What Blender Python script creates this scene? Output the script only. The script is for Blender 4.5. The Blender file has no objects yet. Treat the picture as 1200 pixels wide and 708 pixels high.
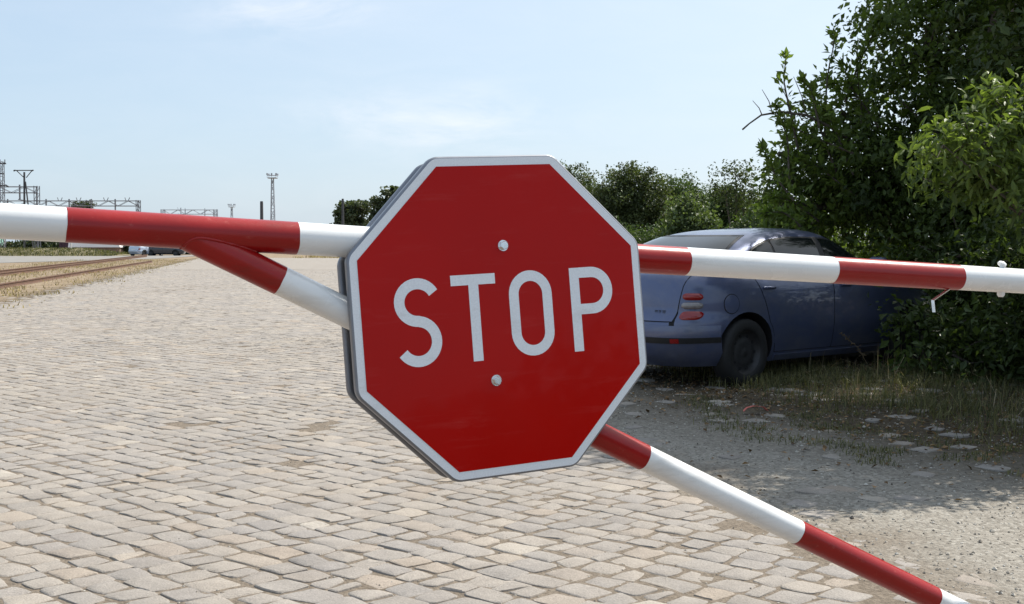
import bpy, bmesh, math, random
import numpy as np
from mathutils import Vector, Matrix, Quaternion

R = math.radians
sc = bpy.context.scene
col = sc.collection
rng = np.random.default_rng(7)
random.seed(7)

# ------------------------------------------------------------------ camera, sky, sun, exposure
CAM_H, FPX, HOR = 1.32, 1450.0, 285.0
cam_d = bpy.data.cameras.new('camera')
cam = bpy.data.objects.new('camera', cam_d)
col.objects.link(cam)
PITCH = math.atan((354 - HOR) / FPX)
cam.location = (0, 0, CAM_H)
cam.rotation_euler = (R(90) - PITCH, 0, 0)
cam_d.sensor_fit = 'HORIZONTAL'
cam_d.sensor_width = 36
cam_d.lens = 36 * FPX / 1200
cam_d.clip_start = 0.05
cam_d.clip_end = 6000
sc.camera = cam

SUN_AZ, SUN_EL = R(50), R(50)
SUN_DIR = Vector((math.cos(SUN_EL) * math.sin(SUN_AZ), math.cos(SUN_EL) * math.cos(SUN_AZ), math.sin(SUN_EL)))
world = bpy.data.worlds.new('World')
sc.world = world
world.use_nodes = True
wn, wl = world.node_tree.nodes, world.node_tree.links
wn.clear()
w_out = wn.new('ShaderNodeOutputWorld')
w_bg = wn.new('ShaderNodeBackground')
w_sky = wn.new('ShaderNodeTexSky')
w_sky.sky_type = 'NISHITA'
w_sky.sun_disc = False
w_sky.sun_elevation = SUN_EL
w_sky.sun_rotation = SUN_AZ
w_sky.altitude = 50
w_sky.air_density = 1.0
w_sky.dust_density = 1.0
w_sky.ozone_density = 1.0
w_bg.inputs['Strength'].default_value = 0.09
SUN_STRENGTH = 4.7
EXPOSURE = 0.62


def wmath(op, a, b=None, clamp=False):
    n = wn.new('ShaderNodeMath')
    n.operation = op
    n.use_clamp = clamp
    for i, v in enumerate((a, b)):
        if v is None:
            continue
        if isinstance(v, (int, float)):
            n.inputs[i].default_value = v
        else:
            wl.new(v, n.inputs[i])
    return n.outputs[0]


# thin high clouds: noise over the sky direction, strongest in two wisps
w_tc = wn.new('ShaderNodeTexCoord')
w_sep = wn.new('ShaderNodeSeparateXYZ')
wl.new(w_tc.outputs['Generated'], w_sep.inputs[0])
w_map = wn.new('ShaderNodeMapping')
w_map.inputs['Scale'].default_value = (5, 5, 16)
w_map.inputs['Rotation'].default_value = (0, 0.22, 0)
wl.new(w_tc.outputs['Generated'], w_map.inputs[0])
w_noise = wn.new('ShaderNodeTexNoise')
w_noise.inputs['Scale'].default_value = 2.1
w_noise.inputs['Detail'].default_value = 9
w_noise.inputs['Roughness'].default_value = 0.62
w_noise.inputs['Distortion'].default_value = 0.5
wl.new(w_map.outputs[0], w_noise.inputs['Vector'])


def wisp(cx, cz, rx, rz):
    dx = wmath('DIVIDE', wmath('SUBTRACT', w_sep.outputs[0], cx), rx)
    dz = wmath('DIVIDE', wmath('SUBTRACT', w_sep.outputs[2], cz), rz)
    d2 = wmath('ADD', wmath('MULTIPLY', dx, dx), wmath('MULTIPLY', dz, dz))
    return wmath('POWER', 2.718, wmath('MULTIPLY', d2, -1.0))


w_a = wmath('ADD', wisp(-0.06, 0.098, 0.085, 0.022), wmath('MULTIPLY', wisp(-0.17, 0.185, 0.06, 0.02), 0.9))
w_a = wmath('ADD', w_a, 0.10)
w_n = wmath('MULTIPLY', wmath('SUBTRACT', w_noise.outputs[0], 0.40), 3.2, True)
w_cl = wmath('MULTIPLY', wmath('MULTIPLY', w_a, w_n), 0.5, True)
w_mix = wn.new('ShaderNodeMixRGB')
wl.new(w_cl, w_mix.inputs[0])
# summer haze: the sky keeps its gradient but pales evenly
w_veil = wn.new('ShaderNodeMixRGB')
w_veil.inputs[0].default_value = 0.66
wl.new(w_sky.outputs[0], w_veil.inputs[1])
w_veil.inputs[2].default_value = (4.35, 5.55, 6.9, 1)
w_dot = wn.new('ShaderNodeVectorMath')
w_dot.operation = 'DOT_PRODUCT'
wl.new(w_tc.outputs['Generated'], w_dot.inputs[0])
w_dot.inputs[1].default_value = SUN_DIR
w_glow = wn.new('ShaderNodeMixRGB')          # whiter haze round the sun
wl.new(wmath('MULTIPLY', wmath('POWER', wmath('MAXIMUM', w_dot.outputs['Value'], 0.0), 3.0), 0.8, True), w_glow.inputs[0])
wl.new(w_veil.outputs[0], w_glow.inputs[1])
w_glow.inputs[2].default_value = (9.6, 10.0, 10.2, 1)
wl.new(w_glow.outputs[0], w_mix.inputs[1])
w_mix.inputs[2].default_value = (8.6, 8.4, 8.6, 1)
wl.new(w_mix.outputs[0], w_bg.inputs['Color'])
wl.new(w_bg.outputs[0], w_out.inputs[0])

sun_d = bpy.data.lights.new('sun', 'SUN')
sun_d.energy = SUN_STRENGTH
sun_d.angle = R(0.53)
sun_d.color = (1.0, 0.95, 0.86)
sun = bpy.data.objects.new('sun', sun_d)
sun.rotation_euler = SUN_DIR.to_track_quat('Z', 'Y').to_euler()
sun.location = (20, 20, 30)
col.objects.link(sun)

vs = sc.view_settings
vs.view_transform = 'Standard'
vs.look = 'None'
vs.exposure = EXPOSURE
vs.gamma = 1
vs.use_curve_mapping = False
sc.cycles.max_bounces = 6
sc.cycles.transparent_max_bounces = 8
sc.cycles.use_denoising = True
sc.cycles.sample_clamp_indirect = 6


# ------------------------------------------------------------------ helpers
def at(px, py, Y):
    """world point seen at photo pixel (px, py), at camera depth Y (m)"""
    v = Vector(((px - 600) / FPX, (354 - py) / FPX, -1.0)) * Y
    return cam.location + Matrix.Rotation(R(90) - PITCH, 3, 'X') @ v


def on_ground(px, py, z=0.0):
    v = Matrix.Rotation(R(90) - PITCH, 3, 'X') @ Vector(((px - 600) / FPX, (354 - py) / FPX, -1.0))
    return cam.location + v * ((z - CAM_H) / v.z)


def tag(o, label=None, cat=None, group=None, kind=None):
    if label: o['label'] = label
    if cat: o['category'] = cat
    if group: o['group'] = group
    if kind: o['kind'] = kind
    return o


def empty(name, loc=(0, 0, 0), rz=0.0, label=None, cat=None, group=None):
    o = bpy.data.objects.new(name, None)
    o.empty_display_size = 0.2
    col.objects.link(o)
    o.location = loc
    o.rotation_euler = (0, 0, rz)
    return tag(o, label, cat, group)


def link_mesh(name, me, mats, parent=None):
    o = bpy.data.objects.new(name, me)
    for m in (mats if isinstance(mats, (list, tuple)) else [mats]):
        me.materials.append(m)
    col.objects.link(o)
    if parent is not None:
        o.parent = parent
    return o


def copy_tree(o, parent=None):
    c = o.copy()
    col.objects.link(c)
    c.parent = parent
    for ch in list(o.children):
        copy_tree(ch, c)
    return c


class MB:
    """collects simple solids into one mesh"""
    def __init__(s):
        s.v, s.f, s.m, s.sm = [], [], [], []

    def add(s, vs_, fs_, mi=0, smooth=False):
        b = len(s.v)
        s.v += [tuple(p) for p in vs_]
        for f in fs_:
            s.f.append(tuple(i + b for i in f))
            s.m.append(mi)
            s.sm.append(smooth)

    def box(s, c, d, rz=0.0, mi=0, bev=0.0):
        hx, hy, hz = d[0] / 2, d[1] / 2, d[2] / 2
        M = Matrix.Rotation(rz, 3, 'Z')
        c = Vector(c)
        if bev <= 0:
            p = [c + M @ Vector((x * hx, y * hy, z * hz)) for z in (-1, 1) for x, y in ((-1, -1), (1, -1), (1, 1), (-1, 1))]
            s.add(p, [(3, 2, 1, 0), (4, 5, 6, 7), (0, 1, 5, 4), (1, 2, 6, 5), (2, 3, 7, 6), (3, 0, 4, 7)], mi)
        else:
            bm = bmesh.new()
            bmesh.ops.create_cube(bm, size=1)
            for v in bm.verts:
                v.co = Vector((v.co.x * d[0], v.co.y * d[1], v.co.z * d[2]))
            bmesh.ops.bevel(bm, geom=bm.edges[:], offset=bev, segments=2, affect='EDGES', profile=0.5)
            bm.verts.index_update()
            s.add([c + M @ v.co for v in bm.verts], [[v.index for v in f.verts] for f in bm.faces], mi)
            bm.free()

    def tube(s, pts, r, n=8, mi=0, cap=True, smooth=True):
        pts = [Vector(p) for p in pts]
        rs = r if isinstance(r, (list, tuple)) else [r] * len(pts)
        ref = None
        vs_, fs_ = [], []
        for i, p in enumerate(pts):
            t = (pts[min(i + 1, len(pts) - 1)] - pts[max(i - 1, 0)])
            t.normalize()
            if ref is None:
                ref = Vector((0, 0, 1)) if abs(t.z) < 0.9 else Vector((1, 0, 0))
            a = ref - t * ref.dot(t)
            if a.length < 1e-6:
                a = t.orthogonal()
            a.normalize()
            ref = a
            b = t.cross(a)
            for k in range(n):
                th = 2 * math.pi * k / n
                vs_.append(p + (a * math.cos(th) + b * math.sin(th)) * rs[i])
        for i in range(len(pts) - 1):
            for k in range(n):
                k2 = (k + 1) % n
                fs_.append((i * n + k, i * n + k2, (i + 1) * n + k2, (i + 1) * n + k))
        s.add(vs_, fs_, mi, smooth)
        if cap:
            s.add(vs_[:n], [tuple(reversed(range(n)))], mi)
            s.add(vs_[-n:], [tuple(range(n))], mi)

    def bar(s, a, b, r, mi=0, n=4):
        s.tube([a, b], r, n, mi, True, False)

    def build(s, name, mats, parent=None):
        me = bpy.data.meshes.new(name)
        me.from_pydata(s.v, [], s.f)
        me.polygons.foreach_set('material_index', s.m)
        me.polygons.foreach_set('use_smooth', s.sm)
        me.update()
        return link_mesh(name, me, mats, parent)


def np_mesh(name, V, F, mats, parent=None, smooth=False, attr=None, mi=None):
    """V (n,3), F list of index arrays with equal width per array"""
    me = bpy.data.meshes.new(name)
    V = np.asarray(V, dtype=np.float32)
    me.vertices.add(len(V))
    me.vertices.foreach_set('co', V.ravel())
    loops = np.concatenate([np.asarray(f).ravel() for f in F]).astype(np.int32)
    sizes = np.concatenate([np.full(len(f), np.asarray(f).shape[1]) for f in F]).astype(np.int32)
    starts = np.concatenate([[0], np.cumsum(sizes)[:-1]]).astype(np.int32)
    me.loops.add(len(loops))
    me.loops.foreach_set('vertex_index', loops)
    me.polygons.add(len(sizes))
    me.polygons.foreach_set('loop_start', starts)
    me.polygons.foreach_set('loop_total', sizes)
    me.polygons.foreach_set('use_smooth', np.full(len(sizes), smooth))
    if mi is not None:
        me.polygons.foreach_set('material_index', np.asarray(mi, dtype=np.int32))
    if attr is not None:
        a = me.attributes.new('rnd', 'FLOAT', 'POINT')
        a.data.foreach_set('value', np.asarray(attr, dtype=np.float32))
    me.update(calc_edges=True)
    me.validate()
    return link_mesh(name, me, mats, parent)


# ------------------------------------------------------------------ materials
class NT:
    def __init__(s, name):
        s.mat = bpy.data.materials.new(name)
        s.mat.use_nodes = True
        s.n, s.l = s.mat.node_tree.nodes, s.mat.node_tree.links
        s.b = s.n['Principled BSDF']
        s.tc = s.n.new('ShaderNodeTexCoord')

    def put(s, sock, v):
        if isinstance(v, bpy.types.NodeSocket):
            s.l.new(v, sock)
        else:
            sock.default_value = v

    def set(s, **k):
        for a, v in k.items():
            s.put(s.b.inputs[a.replace('_', ' ')], v)
        return s

    def math(s, op, a, b=0.0, clamp=False):
        n = s.n.new('ShaderNodeMath')
        n.operation = op
        n.use_clamp = clamp
        s.put(n.inputs[0], a)
        s.put(n.inputs[1], b)
        return n.outputs[0]

    def noise(s, scale, detail=4, rough=0.55, vec=None, dist=0.0):
        n = s.n.new('ShaderNodeTexNoise')
        n.inputs['Scale'].default_value = scale
        n.inputs['Detail'].default_value = detail
        n.inputs['Roughness'].default_value = rough
        n.inputs['Distortion'].default_value = dist
        s.l.new(vec or s.tc.outputs['Object'], n.inputs['Vector'])
        return n.outputs[0]

    def voronoi(s, scale, feature='F1', vec=None, out=0):
        n = s.n.new('ShaderNodeTexVoronoi')
        n.feature = feature
        n.inputs['Scale'].default_value = scale
        s.l.new(vec or s.tc.outputs['Object'], n.inputs['Vector'])
        return n.outputs[out]

    def ramp(s, fac, stops, interp='LINEAR'):
        n = s.n.new('ShaderNodeValToRGB')
        n.color_ramp.interpolation = interp
        e = n.color_ramp.elements
        while len(e) < len(stops):
            e.new(0.5)
        for el, (p, c) in zip(e, stops):
            el.position = p
            el.color = (*c, 1) if len(c) == 3 else c
        s.put(n.inputs[0], fac)
        return n.outputs[0]

    def mix(s, fac, a, b, mode='MIX'):
        n = s.n.new('ShaderNodeMixRGB')
        n.blend_type = mode
        s.put(n.inputs[0], fac)
        for i, c in ((1, a), (2, b)):
            s.put(n.inputs[i], (*c, 1) if isinstance(c, tuple) and len(c) == 3 else c)
        return n.outputs[0]

    def attr(s, name='rnd'):
        n = s.n.new('ShaderNodeAttribute')
        n.attribute_name = name
        return n.outputs['Fac']

    def bump(s, h, strength=0.3, dist=0.01):
        n = s.n.new('ShaderNodeBump')
        n.inputs['Strength'].default_value = strength
        n.inputs['Distance'].default_value = dist
        s.l.new(h, n.inputs['Height'])
        s.l.new(n.outputs[0], s.b.inputs['Normal'])
        return s


def paint(name, c, rough=0.4, metal=0.0, var=0.12, scale=6, coat=0.0, bump=0.0, spec=0.5, coat_rough=0.03):
    t = NT(name)
    f = t.noise(scale, 5)
    lo = tuple(x * (1 - var) for x in c)
    hi = tuple(min(1, x * (1 + var)) for x in c)
    t.set(Base_Color=t.ramp(f, [(0.3, lo), (0.7, hi)]), Metallic=metal)
    t.set(Roughness=t.math('ADD', t.math('MULTIPLY', t.noise(scale * 3, 3), 0.16), rough - 0.08))
    t.b.inputs['Coat Weight'].default_value = coat
    t.b.inputs['Coat Roughness'].default_value = coat_rough
    t.b.inputs['Specular IOR Level'].default_value = spec
    if bump:
        t.bump(t.noise(scale * 12, 4), bump, 0.004)
    return t.mat


def leaf_mat(name, dark, light, trans=0.35, rough=0.5, spec=0.35):
    t = NT(name)
    c = t.ramp(t.attr(), [(0.0, dark), (0.75, light), (1.0, tuple(x * 1.35 for x in light))])
    t.set(Base_Color=c, Roughness=rough)
    t.b.inputs['Specular IOR Level'].default_value = spec
    tr = t.n.new('ShaderNodeBsdfTranslucent')
    t.l.new(t.mix(1.0, c, (1.15, 1.2, 0.55), 'MULTIPLY'), tr.inputs[0])
    mx = t.n.new('ShaderNodeMixShader')
    mx.inputs[0].default_value = trans
    t.l.new(t.b.outputs[0], mx.inputs[1])
    t.l.new(tr.outputs[0], mx.inputs[2])
    t.l.new(mx.outputs[0], t.n['Material Output'].inputs[0])
    return t.mat


M = {}
M['white_paint'] = paint('white_enamel', (0.80, 0.80, 0.79), 0.26, 0, 0.03, 9, 0.25, 0.03)
M['red_paint'] = paint('red_enamel', (0.28, 0.005, 0.005), 0.33, 0, 0.10, 9, 0.22, 0.05, 0.3, 0.12)
M['zinc'] = paint('galvanised_steel', (0.78, 0.78, 0.77), 0.27, 0.9, 0.15, 60)
M['steel_dark'] = paint('weathered_steel', (0.06, 0.06, 0.065), 0.6, 0.2, 0.2, 3)
M['mast_grey'] = paint('mast_grey', (0.34, 0.37, 0.41), 0.7, 0.0, 0.1, 1)
M['yard_steel'] = paint('hazy_yard_steel', (0.16, 0.165, 0.185), 0.7, 0.0, 0.2, 2)
M['alu'] = paint('sign_aluminium', (0.22, 0.23, 0.26), 0.42, 0.55, 0.10, 20)
M['alu_dark'] = paint('sign_back_grey', (0.10, 0.105, 0.11), 0.5, 0.3, 0.15, 14)
M['film_red'] = paint('red_reflective_film', (0.42, 0.005, 0.003), 0.2, 0, 0.06, 3, 0.55, 0.0, 0.5, 0.035)
M['film_white'] = paint('white_reflective_film', (0.76, 0.78, 0.81), 0.3, 0, 0.07, 340, 0.5, 0.0, 0.5, 0.05)
M['bark'] = paint('bark', (0.085, 0.07, 0.055), 0.9, 0, 0.4, 14, 0, 0.6)
M['rail_rust'] = paint('rusty_rail', (0.11, 0.055, 0.032), 0.75, 0.1, 0.35, 8, 0, 0.2)
M['glass_dark'] = paint('dark_car_glass', (0.010, 0.012, 0.014), 0.05, 0, 0.05, 2, 0.0)
M['rubber'] = paint('black_rubber', (0.010, 0.010, 0.011), 0.75, 0, 0.2, 20)
M['trim'] = paint('black_trim', (0.015, 0.015, 0.017), 0.5, 0, 0.2, 20)
M['seam'] = paint('panel_gap', (0.006, 0.006, 0.008), 0.8)
M['car_blue'] = paint('blue_metallic_paint', (0.080, 0.102, 0.195), 0.36, 0.42, 0.06, 2.5, 0.6)
M['car_silver'] = paint('silver_metallic_paint', (0.50, 0.56, 0.66), 0.3, 0.4, 0.05, 2, 0.6)
M['car_black'] = paint('black_car_paint', (0.014, 0.016, 0.026), 0.25, 0.1, 0.1, 2, 0.8)
M['car_grey'] = paint('grey_car_paint', (0.20, 0.21, 0.23), 0.3, 0.3, 0.1, 2, 0.6)
M['car_white'] = paint('white_car_paint', (0.75, 0.75, 0.74), 0.3, 0.0, 0.03, 2, 0.6)
M['lens_red'] = paint('red_lamp_lens', (0.26, 0.008, 0.008), 0.12, 0, 0.15, 30, 0.6)
M['lens_clear'] = paint('clear_lamp_lens', (0.24, 0.22, 0.22), 0.12, 0.1, 0.2, 30, 0.6)
M['rim_steel'] = paint('dull_steel_rim', (0.035, 0.035, 0.038), 0.5, 0.4, 0.25, 20)
M['plate'] = paint('number_plate', (0.62, 0.62, 0.60), 0.4)
M['concrete'] = paint('grey_concrete', (0.27, 0.26, 0.25), 0.9, 0, 0.2, 1.5, 0, 0.2)
M['shed_white'] = paint('white_sheeting', (0.72, 0.68, 0.66), 0.6, 0, 0.06, 0.6)
M['shed_brown'] = paint('brown_boards', (0.19, 0.13, 0.10), 0.85, 0, 0.3, 0.9)
M['container'] = paint('dark_maroon_steel', (0.055, 0.026, 0.042), 0.6, 0.1, 0.2, 1)
M['blue_tarp'] = paint('blue_tarp', (0.03, 0.05, 0.17), 0.5, 0, 0.2, 2)
M['green_panel'] = paint('pale_green_panel', (0.25, 0.5, 0.4), 0.5, 0, 0.1, 2)
M['wood_grey'] = paint('weathered_wood', (0.24, 0.21, 0.19), 0.9, 0, 0.2, 3)
M['plastic_red'] = paint('faded_red_plastic', (0.55, 0.12, 0.09), 0.5, 0, 0.25, 30)
M['leaf_big'] = leaf_mat('leaves_dark_tree', (0.032, 0.054, 0.013), (0.115, 0.168, 0.038), 0.42)
M['leaf_right'] = leaf_mat('leaves_shade_tree', (0.020, 0.034, 0.009), (0.068, 0.100, 0.025), 0.36)
M['leaf_light'] = leaf_mat('leaves_light_spray', (0.055, 0.085, 0.020), (0.155, 0.21, 0.050), 0.46)
M['leaf_olive'] = leaf_mat('leaves_olive', (0.032, 0.046, 0.015), (0.090, 0.115, 0.040), 0.34)
M['leaf_mid'] = leaf_mat('leaves_mid_green', (0.025, 0.045, 0.012), (0.075, 0.115, 0.030), 0.35)
M['leaf_maple'] = leaf_mat('leaves_pale_maple', (0.05, 0.08, 0.028), (0.125, 0.165, 0.070), 0.38)
M['leaf_far'] = leaf_mat('leaves_far', (0.035, 0.050, 0.022), (0.075, 0.095, 0.045), 0.3)
M['grass'] = leaf_mat('grass_blades', (0.035, 0.048, 0.016), (0.155, 0.145, 0.062), 0.3, 0.6)
M['litter'] = leaf_mat('dead_leaves', (0.06, 0.035, 0.018), (0.24, 0.15, 0.08), 0.15, 0.8, 0.2)
M['grass_dry'] = leaf_mat('dry_grass_blades', (0.17, 0.125, 0.075), (0.36, 0.29, 0.19), 0.3, 0.7)

# stone
def wear(mat, tint, amount, sx, sy, sz, lo, hi, extra_rough=.25):
    nt = mat.node_tree
    n, l = nt.nodes, nt.links
    b = n['Principled BSDF']
    tc = n.new('ShaderNodeTexCoord')
    mp = n.new('ShaderNodeMapping')
    mp.inputs['Scale'].default_value = (sx, sy, sz)
    l.new(tc.outputs['Object'], mp.inputs[0])
    nz = n.new('ShaderNodeTexNoise')
    nz.inputs['Scale'].default_value = 1
    nz.inputs['Detail'].default_value = 8
    nz.inputs['Roughness'].default_value = .7
    nz.inputs['Distortion'].default_value = .3
    l.new(mp.outputs[0], nz.inputs['Vector'])
    rp = n.new('ShaderNodeValToRGB')
    rp.color_ramp.elements[0].position, rp.color_ramp.elements[1].position = lo, hi
    rp.color_ramp.elements[0].color = (0, 0, 0, 1)
    rp.color_ramp.elements[1].color = (amount, amount, amount, 1)
    l.new(nz.outputs[0], rp.inputs[0])
    mx = n.new('ShaderNodeMixRGB')
    src = b.inputs['Base Color'].links[0].from_socket
    l.new(rp.outputs[0], mx.inputs[0])
    l.new(src, mx.inputs[1])
    mx.inputs[2].default_value = (*tint, 1)
    l.new(mx.outputs[0], b.inputs['Base Color'])


wear(M['white_paint'], (0.42, 0.38, 0.32), .45, 5, 5, 26, .52, .78)
wear(M['white_paint'], (0.16, 0.09, 0.05), .8, 60, 60, 60, .73, .76)
wear(M['red_paint'], (0.50, 0.16, 0.13), .35, 40, 40, 60, .60, .75)
wear(M['red_paint'], (0.10, 0.02, 0.015), .5, 6, 6, 20, .55, .8)
wear(M['film_red'], (0.52, 0.10, 0.09), .22, 4, 30, 4, .55, .8)
wear(M['film_white'], (0.45, 0.43, 0.40), .5, 9, 22, 9, .55, .8)
wear(M['car_blue'], (0.26, 0.24, 0.21), .4, 2, 2, 3, .45, .8)
b_ = M['film_red'].node_tree.nodes['Principled BSDF']
b_.inputs['Coat Weight'].default_value = 0.10
b_.inputs['Specular IOR Level'].default_value = 0.1
t = NT('granite_setts')
r_ = t.attr()
base = t.ramp(r_, [(0.0, (0.252, 0.234, 0.222)), (0.18, (0.315, 0.290, 0.268)), (0.35, (0.275, 0.257, 0.247)), (0.5, (0.300, 0.278, 0.260)),
                   (0.64, (0.335, 0.304, 0.275)), (0.8, (0.265, 0.251, 0.243)), (0.93, (0.325, 0.280, 0.240)), (1.0, (0.385, 0.357, 0.325))])
n1 = t.noise(9, 6, 0.7)
n2 = t.noise(140, 3, 0.6)
base = t.mix(0.7, base, t.ramp(n1, [(0.3, (0.72, 0.70, 0.675)), (0.7, (1.04, 1.025, 1.0))]), 'MULTIPLY')
base = t.mix(0.6, base, t.ramp(t.noise(0.9, 5, 0.65), [(0.3, (0.80, 0.77, 0.73)), (0.7, (1.08, 1.06, 1.03))]), 'MULTIPLY')
base = t.mix(0.7, base, t.ramp(n2, [(0.3, (0.66, 0.65, 0.64)), (0.7, (1.25, 1.25, 1.24))]), 'MULTIPLY')
base = t.mix(t.ramp(t.noise(0.6, 4, 0.6), [(0.45, (0, 0, 0)), (0.75, (0.35, 0.35, 0.35))]), base, (0.30, 0.255, 0.20))
t.set(Base_Color=base, Roughness=0.82)
t.b.inputs['Specular IOR Level'].default_value = 0.3
t.bump(t.math('ADD', t.math('MULTIPLY', n2, 0.4), t.noise(45, 5, 0.7)), 0.55, 0.012)
M['stone'] = t.mat

# far setts: same stones as a bonded pattern with real joint colour (they are under a pixel deep there)
t = NT('granite_setts_far')
mp = t.n.new('ShaderNodeMapping')
mp.inputs['Rotation'].default_value = (0, 0, R(43))
t.l.new(t.tc.outputs['Object'], mp.inputs[0])
bk = t.n.new('ShaderNodeTexBrick')
bk.inputs['Scale'].default_value = 1.0
bk.inputs['Brick Width'].default_value = 0.19
bk.inputs['Row Height'].default_value = 0.165
bk.inputs['Mortar Size'].default_value = 0.018
bk.inputs['Color1'].default_value = (0.26, 0.243, 0.227, 1)
bk.inputs['Color2'].default_value = (0.31, 0.285, 0.258, 1)
bk.inputs['Mortar'].default_value = (0.20, 0.16, 0.12, 1)
t.l.new(mp.outputs[0], bk.inputs['Vector'])
c = t.mix(0.6, bk.outputs[0], t.ramp(t.noise(0.35, 6, 0.7), [(0.3, (0.8, 0.79, 0.77)), (0.7, (1.1, 1.08, 1.05))]), 'MULTIPLY')
t.set(Base_Color=c, Roughness=0.85)
t.b.inputs['Specular IOR Level'].default_value = 0.3
M['stone_far'] = t.mat


def edge_x(y):      # right edge of the paved area
    y = np.asarray(y, dtype=float)
    return np.where(y < 11, 0.62 - 0.35 * (y - 7.8), np.where(y < 16, -0.5 + 0.3 * (y - 11), 1.0 + 0.06 * (y - 16)))


def left_x(y):      # left edge of the paved area
    return -11.0 - 0.2 * (np.asarray(y, dtype=float) - 27)


# ground
t = NT('earth_ground')
sx = t.n.new('ShaderNodeSeparateXYZ')
t.l.new(t.tc.outputs['Object'], sx.inputs[0])
X_, Y_ = sx.outputs[0], sx.outputs[1]
wob = t.math('MULTIPLY', t.math('SUBTRACT', t.noise(0.9, 5, 0.6), 0.5), 1.6)
nb = t.noise(2.6, 6, 0.7)
nf = t.noise(38, 6, 0.75)
pv = t.voronoi(55, 'F1')
pc = t.ramp(t.math('MULTIPLY', t.voronoi(55, 'F1', out=1), 1.0), [(0.1, (0.12, 0.107, 0.09)), (0.5, (0.26, 0.236, 0.202)), (0.9, (0.42, 0.395, 0.35))])
soil = t.ramp(nf, [(0.25, (0.095, 0.075, 0.056)), (0.52, (0.18, 0.146, 0.112)), (0.78, (0.29, 0.245, 0.195))])
grit = t.mix(0.5, t.ramp(nf, [(0.25, (0.155, 0.138, 0.115)), (0.5, (0.25, 0.226, 0.192)), (0.78, (0.36, 0.333, 0.292))]), pc, 'MIX')
gmask = t.ramp(t.math('ADD', t.math('ADD', X_, t.math('MULTIPLY', t.math('SUBTRACT', Y_, 7.8), 0.35)), wob),
               [(0.0, (0, 0, 0)), (0.45, (0, 0, 0)), (1.0, (1, 1, 1))])
c = t.mix(gmask, soil, grit)
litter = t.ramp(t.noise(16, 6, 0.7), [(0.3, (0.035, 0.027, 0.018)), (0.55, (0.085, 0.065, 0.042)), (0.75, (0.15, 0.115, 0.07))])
litter_shade = t.math('ADD', t.math('ADD', t.math('MULTIPLY', X_, 0.8), t.math('MULTIPLY', t.math('SUBTRACT', Y_, 8.2), 0.55)), wob)  # dark litter and humus, mask widened to paint in deeper tree shade
c = t.mix(t.ramp(t.math('MULTIPLY', litter_shade, 0.25), [(0.18, (0, 0, 0)), (0.58, (1, 1, 1))]), c, litter)
dry = t.ramp(t.noise(1.7, 8, 0.75), [(0.28, (0.135, 0.10, 0.067)), (0.5, (0.235, 0.178, 0.12)), (0.72, (0.345, 0.285, 0.205))])
dry = t.mix(0.35, dry, t.ramp(t.noise(0.16, 5, 0.7), [(0.3, (0.6, 0.55, 0.5)), (0.7, (1.15, 1.12, 1.05))]), 'MULTIPLY')
lmask = t.math('MULTIPLY', t.math('SUBTRACT', t.math('SUBTRACT', t.math('MULTIPLY', t.math('SUBTRACT', Y_, 27), -0.2), 10.8), t.math('SUBTRACT', X_, wob)), 1.0, True)
c = t.mix(lmask, c, dry)
c = t.mix(t.math('MULTIPLY', t.math('SUBTRACT', t.math('ADD', Y_, t.math('MULTIPLY', wob, 4)), 108), 0.5, True), c, dry)
t.set(Base_Color=c, Roughness=0.95)
t.b.inputs['Specular IOR Level'].default_value = 0.2
t.bump(t.math('ADD', t.math('MULTIPLY', pv, -0.5), nf), 0.7, 0.02)
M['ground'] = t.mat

t = NT('pebbles')
c = t.ramp(t.attr(), [(0.0, (0.10, 0.085, 0.07)), (0.35, (0.24, 0.21, 0.175)), (0.7, (0.36, 0.325, 0.275)), (1.0, (0.52, 0.49, 0.44))])
t.set(Base_Color=c, Roughness=0.85)
M['pebble'] = t.mat
t = NT('grey_path')
t.set(Base_Color=t.ramp(t.noise(0.8, 6, 0.7), [(0.3, (0.16, 0.148, 0.135)), (0.7, (0.235, 0.222, 0.205))]), Roughness=0.9)
M['path'] = t.mat
t = NT('grass_bank')
t.set(Base_Color=t.ramp(t.noise(0.9, 8, 0.75), [(0.3, (0.075, 0.07, 0.035)), (0.5, (0.15, 0.125, 0.065)), (0.7, (0.24, 0.195, 0.11))]), Roughness=0.95)
M['bank'] = t.mat


# ------------------------------------------------------------------ ground sheet
def vnoise(x, y, s, seed):
    """cheap value noise"""
    g = np.random.default_rng(seed).random((64, 64))
    u, v = np.asarray(x) * s, np.asarray(y) * s
    i, j = np.floor(u).astype(int), np.floor(v).astype(int)
    fu, fv = u - i, v - j
    fu, fv = fu * fu * (3 - 2 * fu), fv * fv * (3 - 2 * fv)
    a, b, c_, d = g[i % 64, j % 64], g[(i + 1) % 64, j % 64], g[i % 64, (j + 1) % 64], g[(i + 1) % 64, (j + 1) % 64]
    return (a * (1 - fu) + b * fu) * (1 - fv) + (c_ * (1 - fu) + d * fu) * fv


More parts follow.
